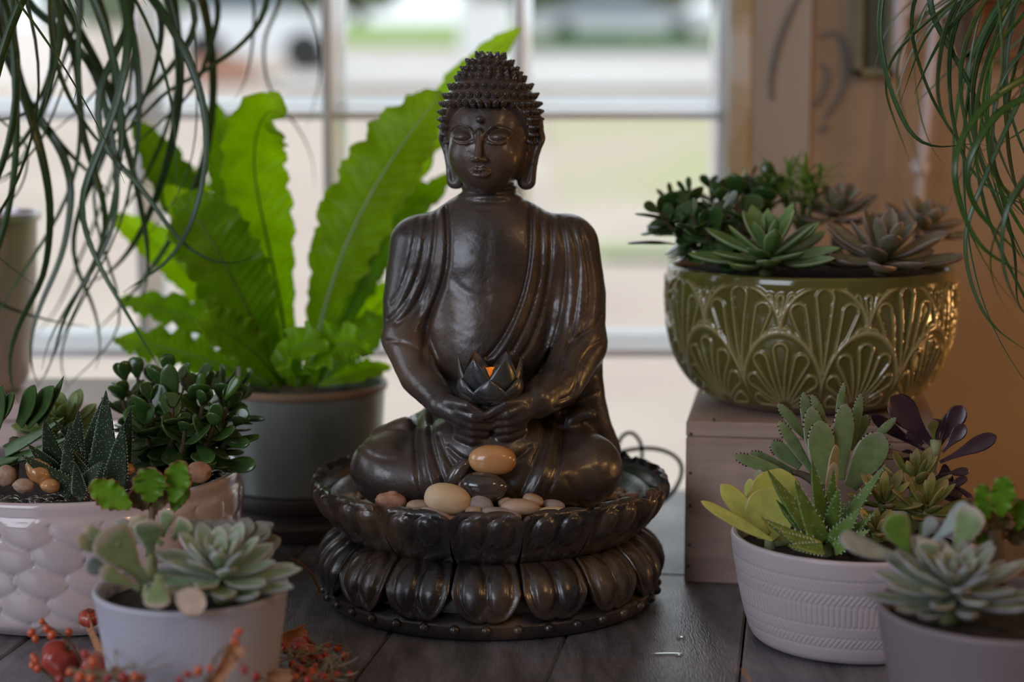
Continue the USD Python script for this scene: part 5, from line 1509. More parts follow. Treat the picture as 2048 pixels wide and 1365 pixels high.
for b_, p_, w_, dy in PA:
    k = w_ * pxm(1.2)
    kw = dict(up=(0.05, -0.95, 0.3), arc=0.04, cup=0.14, prof="panda")
    add_leaf(t, "panda_leaf", at(*b_, 1.2 + dy), at(*p_, 1.2 + dy), k, .0055, rnd=.55, nr=12, **kw)
    bd = edge_beads(at(*b_, 1.2 + dy), at(*p_, 1.2 + dy), k, kw["up"], kw["arc"], kw["cup"], "panda", 4, .0009, t0=.76, t1=1.0)
    obj("leaf_dots", cat_([cone(p, d, s_, s_ * 1.1) for p, d, s_ in bd]), "panda_spot", t, smooth=False, kind="stuff")
stem(t, "stem_brown", [at(1655, 1040, 1.2), at(1656, 990, 1.2), at(1655, 930, 1.205)], [.006, .005, .004])
stem(t, "stem_brown", [at(1655, 980, 1.205), at(1670, 920, 1.215), at(1680, 850, 1.217)], [.004, .003, .002])
stem(t, "stem_brown", [at(1650, 985, 1.203), at(1615, 955, 1.21), at(1585, 945, 1.21)], [.004, .003, .002])
def sedum(name, lab, px, py, Y, n, L, w_, seed, ax=(0, -.4, 1), el=(82, 12)):
    c = at(px, py, Y)
    t = plant(name, lab, "succulent", c, None)
    rosette(t, "sedum_leaf", c, ax, n, L, w_, .0042, el=el, prof="ovate", arc=.06, cup=.25, seed=seed, h=.008)
    stem(t, "stem_green", [np.array([c[0], c[1] + .006, .058]), c + [0, .004, -.012], c + [0, 0, .003]], [.003, .003, .0025])
sedum("sedum_rosette", "yellow green sedum rosette right of the aloe", 1765, 1018, 1.165, 13, (.016, .027), .0092, 71)
sedum("sedum_rosette", "orange tipped sedum rosette in front of the dark purple plant, right of the first", 1850, 1030, 1.16, 14, (.018, .030), .0095, 72, (.1, -.35, 1))
sedum("sedum_rosette", "upright sedum rosette rising above the other two, beside the purple plant", 1828, 975, 1.19, 10, (.018, .026), .0095, 73, (0, -.25, 1), (84, 38))
sedum("sedum_rosette", "low small sedum rosette close to the bowl's soil behind the aloe", 1750, 1075, 1.135, 12, (.010, .018), .008, 74)
c = at(1865, 900, 1.22)
t = plant("purple_plant", "glossy dark purple plant with spoon shaped leaves rising at the right", "succulent", c)
PU = [((1870, 895), (1780, 795), 62, 0), ((1875, 880), (1868, 838), 34, -.006), ((1880, 890), (1925, 812), 40, .006), ((1885, 905), (1930, 850), 30, -.004), ((1880, 925), (1993, 872), 34, -.006), ((1855, 905), (1742, 832), 30, .012), ((1850, 915), (1738, 905), 26, -.004), ((1870, 960), (1905, 950), 50, .002), ((1880, 950), (1940, 942), 18, -.004), ((1880, 985), (1935, 955), 18, -.006), ((1895, 960), (1948, 1000), 12, .0), ((1845, 890), (1818, 858), 42, .015), ((1860, 990), (1925, 985), 44, .01), ((1840, 950), (1800, 905), 40, .015), ((1878, 890), (1905, 825), 30, .012)]
for b_, p_, w_, dy in PU:
    add_leaf(t, "purple_leaf", at(*b_, 1.22 + dy), at(*p_, 1.22 + dy), w_ * pxm(1.22), .003, prof="dark", up=(0, -.9, .45), arc=.05, cup=.25, rnd=.5)
add_leaf(t, "sedum_leaf", at(1868, 878, 1.213), at(1866, 840, 1.208), 24 * pxm(1.21), .003, prof="dark", up=(0, -1, .2), rnd=.1)
stem(t, "stem_pale", [np.array([at(1845, 1000, 1.22)[0], 1.22, .058]), at(1850, 960, 1.22), at(1865, 920, 1.22), at(1872, 880, 1.22)], [.005, .005, .0045, .004])

# ================================================================== plain pot, front right
c = at(1912, 1185, .975)
t = plant("silver_rosette", "silvery grey green rosette in the plain pot at the lower right", "succulent", c)
rosette(t, "silver_leaf", c + [0, 0, -.004], (0.0, -0.26, 1), 46, (0.012, 0.046), 0.0118, 0.0048, el=(84, -4), prof="ovate", arc=0.14, cup=0.4, seed=81, h=0.012, grow=0.6)
stem(t, "stem_green", [c + [0, .012, -.022], c + [0, .006, -.012], c], [.006, .006, .005])
c = at(1850, 1110, 1.0)
t = plant("felt_plant", "felt leaved plant with pale scalloped leaves at the left of the plain pot", "succulent", c)
for m_, b_, p_, w_, y0, y1, u_ in (("felt_blue", (1835, 1125), (1680, 1078), 60, 1.0, .985, (-.05, -.6, .8)), ("felt_green", (1822, 1120), (1782, 1030), 58, 1.0, .99, (-.1, -1, .3)), ("felt_blue", (1860, 1090), (1942, 1012), 50, 1.01, 1.0, (-.5, -.7, .5)), ("felt_leaf", (1905, 1120), (1950, 1015), 64, 1.0, .995, (-.45, -.9, .2)), ("felt_blue", (1842, 1090), (1868, 1035), 30, 1.02, 1.02, (-.3, -.9, .3)), ("felt_leaf", (1848, 1140), (1858, 1080), 44, .99, .985, (0, -1, .3))):
    add_leaf(t, m_, at(*b_, y0), at(*p_, y1), w_ * pxm(1.0), .006, prof="spoon", up=u_, arc=.06, cup=.15, rnd=.5, wave=.03, nl=20, nr=12)
stem(t, "stem_pale", [at(1860, 1185, 1.0), at(1860, 1150, 1.0), at(1858, 1100, 1.01)], [.005, .004, .003])
c = at(1990, 1060, 1.03)
t = plant("frilled_plant", "green and russet frilled plant behind the silvery rosette at the right edge", "succulent", c)
for i, (b_, p_, w_, m_) in enumerate((((2000, 1035), (2008, 952), 56, "ruffle_leaf"), ((1975, 1040), (1960, 968), 44, "ruffle_leaf"), ((1960, 1075), (1935, 1000), 50, "ruffle_red"), ((2000, 1080), (1990, 1020), 66, "ruffle_red"), ((2030, 1060), (2050, 1000), 60, "ruffle_leaf"), ((1985, 1095), (1958, 1045), 60, "ruffle_leaf"), ((2030, 1090), (2040, 1040), 70, "ruffle_red"))):
    ruffle(t, m_, at(*b_, 1.03 + .004 * i), at(*p_, 1.025 + .004 * i), w_ * pxm(1.03), (-.1, -0.9, 0.4), 90 + i, waves=3, amp=.24)
stem(t, "stem_brown", [at(1995, 1170, 1.02), at(1992, 1120, 1.03), at(1990, 1060, 1.035)], [.005, .005, .004])
# ================================================================== bird's nest fern
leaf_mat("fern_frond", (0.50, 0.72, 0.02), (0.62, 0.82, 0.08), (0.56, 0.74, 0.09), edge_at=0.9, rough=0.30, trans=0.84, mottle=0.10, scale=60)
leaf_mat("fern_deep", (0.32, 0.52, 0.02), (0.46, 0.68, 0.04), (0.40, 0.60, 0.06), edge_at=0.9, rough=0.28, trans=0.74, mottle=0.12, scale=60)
mat("fern_rib", (0.10, 0.19, 0.02), (0.16, 0.26, 0.05), scale=40, rough=0.4)
mat("fern_rib_pale", (0.34, 0.44, 0.20), (0.40, 0.50, 0.26), scale=40, rough=0.35)
FW = PchipInterpolator([0, .08, .25, .5, .72, .88, .96, 1], [.20, .24, .52, 1.0, .95, .60, .30, .04])


def frond(t, m, pts, w, up, seed, waves=6, amp=.12, ripple=.030, cup=.18, rib="fern_rib", nl=72, nw=25, twist=0.0):
    g = np.random.default_rng(seed)
    c_ = spline(np.array(pts), nl)
    tg = np.gradient(c_, axis=0); tg /= np.linalg.norm(tg, axis=1, keepdims=True)
    up = np.asarray(up, float)
    un = up - tg * (tg @ up)[:, None]; un /= np.linalg.norm(un, axis=1, keepdims=True)
    sd = np.cross(tg, un)
    tt = np.linspace(0, 1, nl)
    if twist:
        an = (twist * tt)[:, None]
        sd, un = sd * np.cos(an) + un * np.sin(an), un * np.cos(an) - sd * np.sin(an)
    T, U = np.meshgrid(tt, np.linspace(-1, 1, nw), indexing="ij")
    ph = g.uniform(0, 6, 6)
    half = FW(T) * w / 2
    side = np.sign(U)
    fr = amp * np.abs(U) ** 2.5 * (np.sin(T * waves * 6.283 + ph[0] + side * 1.1) + .55 * np.sin(T * waves * 1.9 * 6.283 + ph[1] + side * .7)) * np.clip((T - .12) * 4, 0, 1)
    pl = ripple * np.sin((T * 30 - np.abs(U) * 2.2) * 6.283 * .8) * np.clip(np.abs(U) * 3, 0, 1)
    edge = 1 + (.07 * np.sin(T * waves * 2.1 * 6.283 + ph[2] + side) + .04 * np.sin(T * waves * 4.3 * 6.283 + ph[3])) * np.abs(U) ** 3
    P = c_[:, None] + (U * half * edge)[..., None] * sd[:, None] + (half * (cup * np.abs(U) ** 1.3 + fr) + w * .5 * pl)[..., None] * un[:, None]
    th = .0007
    N = un[:, None] * th * np.ones_like(P)
    v = np.concatenate([P + N, (P - N)[:, ::-1]], 1).reshape(-1, 3)
    tint = np.stack([T, np.abs(U), np.full_like(T, g.random())], -1)
    tint = np.concatenate([tint, tint[:, ::-1]], 1).reshape(-1, 3)
    f = grid_faces(nl, 2 * nw, True)
    ends = []
    for i, s in ((0, 1), (nl - 1, -1)):
        for j in range(nw - 1):
            q = [i * 2 * nw + j, i * 2 * nw + j + 1, i * 2 * nw + 2 * nw - 2 - j, i * 2 * nw + 2 * nw - 1 - j][::s]
            ends += [[q[0], q[1], q[2]], [q[0], q[2], q[3]]]
    o = obj("frond", (v, np.vstack([f[:, ::-1], ends])), m, t, tint=tint)
    r = np.interp(tt, [0, .3, 1], [w * .035, w * .022, w * .004])
    obj("midrib", tube(c_ + un * 0.0006, r, 7), rib, o, smooth=True)
    return o


fb = at(600, 775, 1.48)
t = plant("birds_nest_fern", "bright green fern with broad wavy backlit fronds in the grey pot", "fern", fb)
K = 1.48
FR = [
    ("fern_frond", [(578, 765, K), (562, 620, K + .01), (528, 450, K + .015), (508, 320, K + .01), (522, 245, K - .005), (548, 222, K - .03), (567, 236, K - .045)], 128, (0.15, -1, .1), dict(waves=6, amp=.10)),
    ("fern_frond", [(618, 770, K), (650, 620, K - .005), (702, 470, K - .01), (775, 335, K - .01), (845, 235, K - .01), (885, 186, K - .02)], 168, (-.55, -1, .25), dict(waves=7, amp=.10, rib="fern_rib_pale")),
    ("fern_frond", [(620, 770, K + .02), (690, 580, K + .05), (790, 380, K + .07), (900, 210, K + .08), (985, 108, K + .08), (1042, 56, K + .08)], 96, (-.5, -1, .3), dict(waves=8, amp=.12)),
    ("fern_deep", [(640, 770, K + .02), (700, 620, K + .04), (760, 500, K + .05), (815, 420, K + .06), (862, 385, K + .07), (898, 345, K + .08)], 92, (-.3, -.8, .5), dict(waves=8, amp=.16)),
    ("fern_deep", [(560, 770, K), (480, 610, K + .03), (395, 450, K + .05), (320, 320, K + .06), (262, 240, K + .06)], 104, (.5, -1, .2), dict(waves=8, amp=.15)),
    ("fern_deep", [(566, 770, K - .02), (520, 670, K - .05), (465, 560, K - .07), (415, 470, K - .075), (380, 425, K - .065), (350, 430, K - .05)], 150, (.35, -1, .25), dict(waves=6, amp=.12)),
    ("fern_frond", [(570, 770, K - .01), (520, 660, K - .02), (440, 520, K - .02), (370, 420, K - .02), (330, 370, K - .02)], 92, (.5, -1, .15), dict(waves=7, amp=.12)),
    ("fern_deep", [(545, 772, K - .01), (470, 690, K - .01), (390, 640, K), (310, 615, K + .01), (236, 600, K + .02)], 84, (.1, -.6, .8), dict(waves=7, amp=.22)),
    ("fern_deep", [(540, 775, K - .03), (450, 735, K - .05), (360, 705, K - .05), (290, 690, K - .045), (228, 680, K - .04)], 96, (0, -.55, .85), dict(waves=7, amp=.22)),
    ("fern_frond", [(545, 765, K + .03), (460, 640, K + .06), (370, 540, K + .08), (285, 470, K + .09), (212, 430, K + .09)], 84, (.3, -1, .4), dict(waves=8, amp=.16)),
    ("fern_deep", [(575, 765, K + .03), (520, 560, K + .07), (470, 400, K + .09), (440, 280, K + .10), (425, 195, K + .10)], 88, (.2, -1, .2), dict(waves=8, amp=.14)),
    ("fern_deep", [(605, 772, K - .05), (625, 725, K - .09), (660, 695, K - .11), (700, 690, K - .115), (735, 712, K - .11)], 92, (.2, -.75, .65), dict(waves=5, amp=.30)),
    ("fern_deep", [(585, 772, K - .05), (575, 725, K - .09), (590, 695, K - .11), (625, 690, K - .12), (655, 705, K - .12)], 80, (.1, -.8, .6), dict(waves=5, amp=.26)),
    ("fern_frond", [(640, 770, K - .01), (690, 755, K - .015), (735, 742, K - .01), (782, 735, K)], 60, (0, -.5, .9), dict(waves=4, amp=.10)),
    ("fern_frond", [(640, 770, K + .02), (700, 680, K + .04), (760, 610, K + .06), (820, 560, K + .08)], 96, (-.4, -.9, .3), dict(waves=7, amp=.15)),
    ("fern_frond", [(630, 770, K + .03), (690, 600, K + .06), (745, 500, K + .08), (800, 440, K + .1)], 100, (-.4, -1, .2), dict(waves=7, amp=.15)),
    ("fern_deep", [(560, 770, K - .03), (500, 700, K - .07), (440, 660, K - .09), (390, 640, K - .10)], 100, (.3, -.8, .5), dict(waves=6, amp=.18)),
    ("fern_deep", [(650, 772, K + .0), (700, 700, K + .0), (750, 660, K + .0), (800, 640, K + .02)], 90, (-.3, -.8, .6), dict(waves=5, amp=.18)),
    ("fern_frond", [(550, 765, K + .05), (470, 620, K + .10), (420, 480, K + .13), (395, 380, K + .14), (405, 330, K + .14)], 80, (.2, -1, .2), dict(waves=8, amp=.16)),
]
for i, (m_, pts, w_, up_, kw) in enumerate(FR):
    frond(t, m_, [at(*p) for p in pts], w_ * pxm(K), up_, 200 + i, **kw)
stem(t, "stem_brown", [fb + [0, 0, -.022], fb + [0, 0, -.008], fb + [0, 0, .004]], [.022, .020, .010], name="root_crown", sides=14)

# ================================================================== ponytail palms
leaf_mat("palm_strap", (0.060, 0.125, 0.040), (0.065, 0.14, 0.042), (0.11, 0.19, 0.075), rough=0.34, trans=0.18, coat=0.3)
leaf_mat("palm_bright", (0.07, 0.18, 0.025), (0.08, 0.20, 0.03), (0.12, 0.24, 0.05), rough=0.30, trans=0.25, coat=0.3)
leaf_mat("palm_dry", (0.30, 0.22, 0.10), (0.34, 0.20, 0.14), (0.34, 0.26, 0.14), rough=0.6, trans=0.2)
mat("palm_trunk", (0.16, 0.12, 0.08), (0.26, 0.20, 0.14), scale=50, rough=0.85, bump=0.4, bscale=120)


def strap(t, m, pts, w, seed, twist=1.2, n=34, name="leaf"):
    """a long narrow leaf: a shallow V in section, twisting along its way"""
    g = np.random.default_rng(seed)
    c_ = spline(np.array(pts), n)
    tg, A, B = frames(c_, (0.15, -1.0, 0.2))
    tt = np.linspace(0, 1, n)
    an = (g.uniform(-.5, .5) + twist * g.uniform(-1, 1) * np.sin(tt * math.pi * g.uniform(.7, 1.6) + g.uniform(0, 3)))[:, None]
    sd = A * np.cos(an) + B * np.sin(an)
    un = B * np.cos(an) - A * np.sin(an)
    wv = (np.interp(tt, [0, .06, .45, .8, 1], [.75, 1, .92, .55, .06]) * w / 2)[:, None]
    th = np.minimum(wv * .16, .0006)
    sec = [(-1, .30, 0), (-.5, .08, 1), (0, -.06, 1.2), (.5, .08, 1), (1, .30, 0), (.5, .06, -1), (0, -.10, -1.2), (-.5, .06, -1)]
    v = np.stack([c_ + sd * wv * a + un * (wv * b + th * k) for a, b, k in sec], 1)
    tint = np.stack([np.repeat(tt[:, None], 8, 1), np.repeat(np.array([[1, .5, 0, .5, 1, .5, 0, .5]]), n, 0), np.full((n, 8), g.random())], -1)
    f = grid_faces(n, 8, True)
    k = (n - 1) * 8
    caps = [[0, i, i + 1] for i in range(1, 7)] + [[k, k + i + 1, k + i] for i in range(1, 7)]
    return obj(name, (v.reshape(-1, 3), np.vstack([f, caps])), m, t, tint=tint.reshape(-1, 3))


def droop(c, az, e0, L, seed, n=16, end=-62, pw=.75):
    """a leaf's way from the crown c: up and out, then over and down, wandering sideways, some tips curling back"""
    g = np.random.default_rng(seed)
    s = np.linspace(0, 1, n)
    low = end + g.normal(0, 14) - (g.random() < .35) * g.uniform(30, 110) * 1.0
    el = np.radians(e0 + (low - e0) * s ** pw)
    a = az + g.uniform(.5, 1.5) * np.sin(2 * math.pi * (s * g.uniform(.45, 1.1) + g.random())) * np.clip(s * 3, 0, 1)
    d = np.stack([np.cos(a) * np.cos(el), np.sin(a) * np.cos(el), np.sin(el)], 1) * L / (n - 1)
    return np.vstack([c, c + np.cumsum(d, 0)])[:n]


lc = at(18, -175, 1.46)
tl = plant("ponytail_palm", "ponytail palm with long drooping strap leaves filling the upper left", "palm", [LP[0], LP[1], LP[2] + HZ - .018])
b_ = np.array([LP[0], LP[1], LP[2] + HZ - .02])
obj("trunk", tube([b_, b_ + [0, 0, .03], b_ * .6 + lc * .4 + [-.005, 0, 0], lc - [0, 0, .02], lc], [.040, .034, .016, .013, .014], 16, 24), "palm_trunk", tl, smooth=True)
TR = [
    (17, [(70, -150, 1.45), (200, -90, 1.42), (262, 0, 1.40), (240, 90, 1.38), (203, 175, 1.37), (198, 240, 1.365), (216, 300, 1.36), (282, 375, 1.355), (350, 468, 1.35), (430, 523, 1.35), (525, 502, 1.36)], .9),
    (18, [(60, -150, 1.44), (180, -100, 1.40), (243, -10, 1.38), (256, 70, 1.36), (248, 150, 1.35), (222, 240, 1.345), (182, 340, 1.34), (165, 405, 1.34), (176, 475, 1.34), (216, 562, 1.335), (262, 640, 1.33), (300, 705, 1.33), (332, 752, 1.33)], .8),
    (19, [(70, -160, 1.46), (200, -120, 1.42), (300, -10, 1.38), (348, 62, 1.36), (388, 145, 1.35), (411, 232, 1.345), (413, 305, 1.34), (404, 372, 1.34), (384, 442, 1.34), (344, 512, 1.345), (290, 556, 1.35), (246, 586, 1.355)], .5),
    (15, [(70, -190, 1.48), (300, -190, 1.5), (500, -100, 1.5), (536, -5, 1.49), (508, 62, 1.48), (455, 112, 1.46), (393, 152, 1.45), (336, 184, 1.44), (296, 222, 1.43), (248, 268, 1.42), (196, 330, 1.41)], .9),
    (13, [(70, -180, 1.47), (300, -160, 1.5), (428, -20, 1.5), (431, 60, 1.48), (405, 142, 1.46), (368, 202, 1.44), (318, 248, 1.43), (268, 294, 1.42), (230, 340, 1.41)], .9),
    (14, [(60, -160, 1.44), (240, -80, 1.42), (318, 20, 1.41), (319, 100, 1.40), (299, 172, 1.39), (266, 242, 1.385), (236, 292, 1.38)], .7),
    (11, [(80, -190, 1.52), (400, -180, 1.6), (560, -10, 1.62), (534, 60, 1.62), (528, 130, 1.62), (546, 192, 1.62), (592, 252, 1.62), (622, 314, 1.62), (629, 376, 1.62)], .6),
    (9, [(80, -190, 1.52), (420, -190, 1.6), (592, -10, 1.62), (632, 62, 1.62), (641, 125, 1.62), (626, 215, 1.62), (610, 260, 1.62)], .6),
    (10, [(80, -185, 1.5), (380, -150, 1.56), (500, -20, 1.56), (505, 80, 1.55), (494, 150, 1.54), (466, 200, 1.53)], .6),
    (20, [(-10, -150, 1.42), (-40, 0, 1.38), (6, 96, 1.37), (50, 200, 1.365), (80, 300, 1.36), (98, 400, 1.36), (97, 482, 1.36), (82, 560, 1.36), (42, 640, 1.355), (20, 715, 1.35), (24, 770, 1.35), (38, 806, 1.35)], .5),
    (20, [(0, -160, 1.44), (20, 60, 1.42), (60, 212, 1.41), (112, 282, 1.40), (141, 362, 1.40), (139, 440, 1.395), (120, 522, 1.39), (84, 606, 1.385), (62, 690, 1.38), (76, 770, 1.38)], .6),
    (16, [(40, -150, 1.46), (70, 20, 1.44), (120, 60, 1.43), (180, 130, 1.42), (210, 210, 1.41), (232, 330, 1.40), (226, 450, 1.40), (185, 540, 1.395), (120, 640, 1.39), (84, 740, 1.385)], .7),
    (18, [(40, -150, 1.47), (120, 0, 1.45), (205, 150, 1.44), (255, 300, 1.43), (285, 430, 1.425), (296, 520, 1.42), (284, 602, 1.42)], .4),
    (15, [(30, -150, 1.46), (90, -20, 1.43), (150, 120, 1.42), (165, 260, 1.41), (200, 380, 1.40), (208, 470, 1.40), (170, 560, 1.395), (128, 640, 1.39), (110, 700, 1.39), (70, 780, 1.385)], .7),
    (14, [(60, -170, 1.5), (180, -40, 1.48), (225, 120, 1.47), (210, 300, 1.46), (160, 420, 1.45), (150, 520, 1.45), (185, 610, 1.45), (200, 700, 1.44), (190, 740, 1.44)], .8),
    (13, [(60, -170, 1.5), (260, -60, 1.5), (390, 20, 1.49), (330, 150, 1.47), (240, 250, 1.46), (190, 420, 1.45), (240, 640, 1.44), (170, 740, 1.43), (120, 800, 1.42)], .8),
    (12, [(20, -150, 1.44), (-40, 60, 1.42), (-10, 230, 1.41), (50, 290, 1.40), (38, 380, 1.40), (0, 420, 1.40), (-30, 440, 1.4)], .7),
    (12, [(20, -150, 1.44), (120, -40, 1.42), (105, 120, 1.41), (60, 220, 1.40), (0, 240, 1.40), (-40, 250, 1.4)], .7),
    (10, [(20, -160, 1.5), (160, -60, 1.47), (120, 140, 1.46), (10, 360, 1.45), (-20, 360, 1.44)], .7),
]
for i, (w_, pts, tw) in enumerate(TR):
    strap(tl, "palm_strap", [at(*p) for p in pts], w_ * pxm(pts[3][2]), 300 + i, tw)
g = np.random.default_rng(77)
kept = 0
for i in range(3000):
    if kept >= 72: break
    az = g.uniform(-2.0, .5)
    pts = droop(lc + g.normal(0, .006, 3), az, g.uniform(20, 84), g.uniform(.30, .62), 400 + i, pw=g.uniform(.35, .8))
    if (pts[:, 1] > 1.69).any() or (pts[:, 1] < 1.05).any(): continue
    if (pts[:, 0] > -.235 - .08 * np.clip((.30 - pts[:, 2]) / .15, 0, 1)).any(): continue
    if (pts[:, 0] < -.50).mean() > .5 or np.ptp(pts[6:, 0]) < .06: continue
    kept += 1
    if pts[:, 2].min() < .12: pts = pts[pts[:, 2] > .12] if (pts[:, 2] > .12).sum() > 5 else pts
    strap(tl, "palm_strap" if i % 7 else "palm_bright", pts, g.uniform(.0048, .0092), 500 + i, 1.0)

rc = at(2195, -70, 1.20)
rb = np.array([0.437, 1.20, 0.0])
st_ = thing("plant_stand", "tall wooden stand just outside the right edge", "stand", rb)
obj("stand_body", box(rb[0] - .065, rb[0] + .065, rb[1] - .065, rb[1] + .065, 0, .20, .003), "riser_pine", st_, smooth=False)
pp = thing("palm_pot", "dark pot of the right ponytail palm, just outside the frame", "planter", rb + [0, 0, .20])
obj("pot_body", lathe([(0, .20), (.04, .20), (.046, .203), (.056, .27), (.058, .285), (.056, .287), (.053, .28), (.05, .27)], 48, (rb[0], rb[1], 0)), "dark_base", pp)
soil(pp, rb, .0525, .272)
tr = plant("ponytail_palm", "ponytail palm whose long arching leaves hang in from the right edge", "palm", rb + [0, 0, .274])
b_ = rb + [0, 0, .270]
obj("trunk", tube([b_, b_ + [0, 0, .03], b_ * .5 + rc * .5 + [.005, 0, 0], rc - [0, 0, .02], rc], [.034, .030, .016, .013, .014], 16, 24), "palm_trunk", tr, smooth=True)
TR2 = [
    ("palm_strap", 13, [(2150, -120, 1.2), (1960, -190, 1.2), (1800, -120, 1.2), (1763, 0, 1.2), (1760, 78, 1.2), (1786, 190, 1.2), (1816, 256, 1.2), (1843, 283, 1.2), (1884, 293, 1.205), (1930, 289, 1.21), (1975, 292, 1.215)], .4),
    ("palm_strap", 11, [(2150, -100, 1.22), (1980, -100, 1.23), (1850, -40, 1.24), (1822, 40, 1.24), (1832, 110, 1.24), (1868, 205, 1.24), (1914, 275, 1.24), (1950, 310, 1.24)], .6),
    ("palm_bright", 15, [(2170, 60, 1.14), (2060, 150, 1.12), (1975, 208, 1.11), (1924, 278, 1.105), (1909, 336, 1.10), (1919, 402, 1.10), (1956, 484, 1.10), (2006, 525, 1.10), (2060, 560, 1.10)], .3),
    ("palm_bright", 17, [(2180, 110, 1.14), (2070, 190, 1.12), (2000, 225, 1.115), (1955, 285, 1.11), (1935, 340, 1.11), (1945, 400, 1.11), (1985, 455, 1.11), (2050, 520, 1.11)], .4),
    ("palm_strap", 11, [(2160, -20, 1.16), (2040, 200, 1.15), (1960, 380, 1.14), (1932, 470, 1.14), (1940, 556, 1.14), (1972, 632, 1.14), (2010, 672, 1.14), (2060, 705, 1.14)], .4),
    ("palm_strap", 12, [(2170, 200, 1.12), (2080, 320, 1.10), (2018, 410, 1.09), (2004, 490, 1.09), (2014, 560, 1.09), (2060, 640, 1.09)], .4),
    ("palm_strap", 14, [(2150, -120, 1.22), (1960, -130, 1.25), (1862, -20, 1.25), (1885, 70, 1.25), (1930, 150, 1.25), (1965, 240, 1.25), (1985, 320, 1.25)], .5),
    ("palm_strap", 12, [(2160, -100, 1.18), (2010, -80, 1.17), (1905, 20, 1.16), (1880, 110, 1.16), (1876, 190, 1.16), (1900, 260, 1.16), (1945, 300, 1.16)], .6),
    ("palm_strap", 12, [(2160, -90, 1.18), (2020, -60, 1.17), (1940, 60, 1.16), (1920, 160, 1.16), (1940, 280, 1.16), (1975, 380, 1.16)], .6),
    ("palm_strap", 14, [(2170, -90, 1.20), (2090, -80, 1.19), (1990, 40, 1.19), (1955, 120, 1.19), (1945, 230, 1.19), (1975, 340, 1.19), (2040, 430, 1.19)], .6),
    ("palm_strap", 10, [(2190, -20, 1.16), (2100, 60, 1.15), (2010, 150, 1.15), (1985, 260, 1.15), (1995, 350, 1.15), (2040, 420, 1.15), (2080, 460, 1.15)], .6),
    ("palm_strap", 10, [(2160, -80, 1.24), (1980, -60, 1.26), (1900, 60, 1.27), (1955, 200, 1.27), (2010, 330, 1.27), (2050, 400, 1.27)], .6),
    ("palm_strap", 9, [(2160, -80, 1.24), (1930, -80, 1.28), (1836, 60, 1.29), (1830, 150, 1.29), (1850, 260, 1.29), (1890, 330, 1.29)], .6),
    ("palm_bright", 9, [(2160, -60, 1.16), (2060, 20, 1.15), (1985, 110, 1.14), (1965, 210, 1.14), (1950, 320, 1.14), (1920, 400, 1.14)], .5),
    ("palm_dry", 5, [(2170, 0, 1.3), (1990, 240, 1.3), (1930, 330, 1.3), (1895, 420, 1.3), (1885, 446, 1.3)], .4),
    ("palm_strap", 8, [(2180, 120, 1.1), (2100, 300, 1.1), (1990, 470, 1.1), (1985, 560, 1.1), (2030, 640, 1.1)], .4),
]
for i, (m_, w_, pts, tw) in enumerate(TR2):
    strap(tr, m_, [at(*p) for p in pts], w_ * pxm(pts[3][2]), 600 + i, tw)
kept = 0
for i in range(3000):
    if kept >= 62: break
    az = math.pi + g.normal(0, .9)
    pts = droop(rc + g.normal(0, .006, 3), az, g.uniform(-20, 70), g.uniform(.20, .46), 700 + i, pw=g.uniform(.35, .8), end=-66)
    if (pts[:, 0] < .245 + .06 * np.clip((.36 - pts[:, 2]) / .09, 0, 1.2)).any() or np.ptp(pts[6:, 0]) < .05 or (pts[:, 1] < 1.0).any() or (pts[:, 1] > 1.68).any(): continue
    kept += 1
    strap(tr, "palm_strap" if i % 5 else "palm_bright", pts, g.uniform(.0024, .0048), 800 + i, 1.0)

# ================================================================== things on the wall at the right
M["clear_plastic"] = usdkit.material(stage, "/World/Looks/clear_plastic", {"p": ("principled_bsdf", {"base_color": (0.86, 0.80, 0.82), "roughness": 0.15, "transmission_weight": 0.55, "ior": 1.45})}, [], surface="p.BSDF")
mat("frame_green", (0.17, 0.16, 0.09), (0.24, 0.22, 0.13), scale=20, rough=0.4)
mat("frame_mat", (0.16, 0.15, 0.11), (0.22, 0.20, 0.15), scale=8, rough=0.7)
mat("frame_brown", (0.15, 0.075, 0.04), (0.20, 0.10, 0.055), scale=14, rough=0.5, stretch=(5, 1, 1))
mat("paper_white", (0.72, 0.66, 0.72), rough=0.8)
WW = 1.70
wd = thing("blind_wand", "clear plastic blind wand hanging before the brown wall at the right", "blind wand", at(1848, 300, WW))
obj("rod", tube([at(1876, -40, WW), at(1858, 170, WW), at(1834, 445, WW)], [.0052, .0052, .005], 8, 12), "clear_plastic", wd, smooth=50)
q = at(1840, 334, WW)
obj("joint", lathe([(0, q[2] - .009), (.006, q[2] - .008), (.0095, q[2] - .004), (.0095, q[2] + .003), (.006, q[2] + .008), (0, q[2] + .009)], 20, (q[0], q[1], 0)), "clear_plastic", wd)
obj("clip", tube([at(1876, -40, WW), at(1878, -60, WW + .012), at(1878, -75, 1.738)], [.002, .002, .002], 8), "clear_plastic", wd, smooth=True)
a_, b_ = at(1712, 152, 1.72), at(1800, -170, 1.72)
pf = thing("picture_frame", "greenish framed picture on the brown wall, cut by the top edge", "picture frame", ((a_[0] + b_[0]) / 2, 1.735, a_[2]))
w_ = .007
obj("frame", cat_([box(a_[0], b_[0], 1.722, 1.7395, a_[2], a_[2] + w_, .001), box(a_[0], b_[0], 1.722, 1.7395, b_[2] - w_, b_[2], .001), box(a_[0], a_[0] + w_, 1.722, 1.7395, a_[2], b_[2], .001), box(b_[0] - w_, b_[0], 1.722, 1.7395, a_[2], b_[2], .001)]), "frame_green", pf, smooth=False)
obj("picture", box(a_[0] + w_, b_[0] - w_, 1.733, 1.737, a_[2] + w_, b_[2] - w_), "frame_mat", pf, smooth=False)
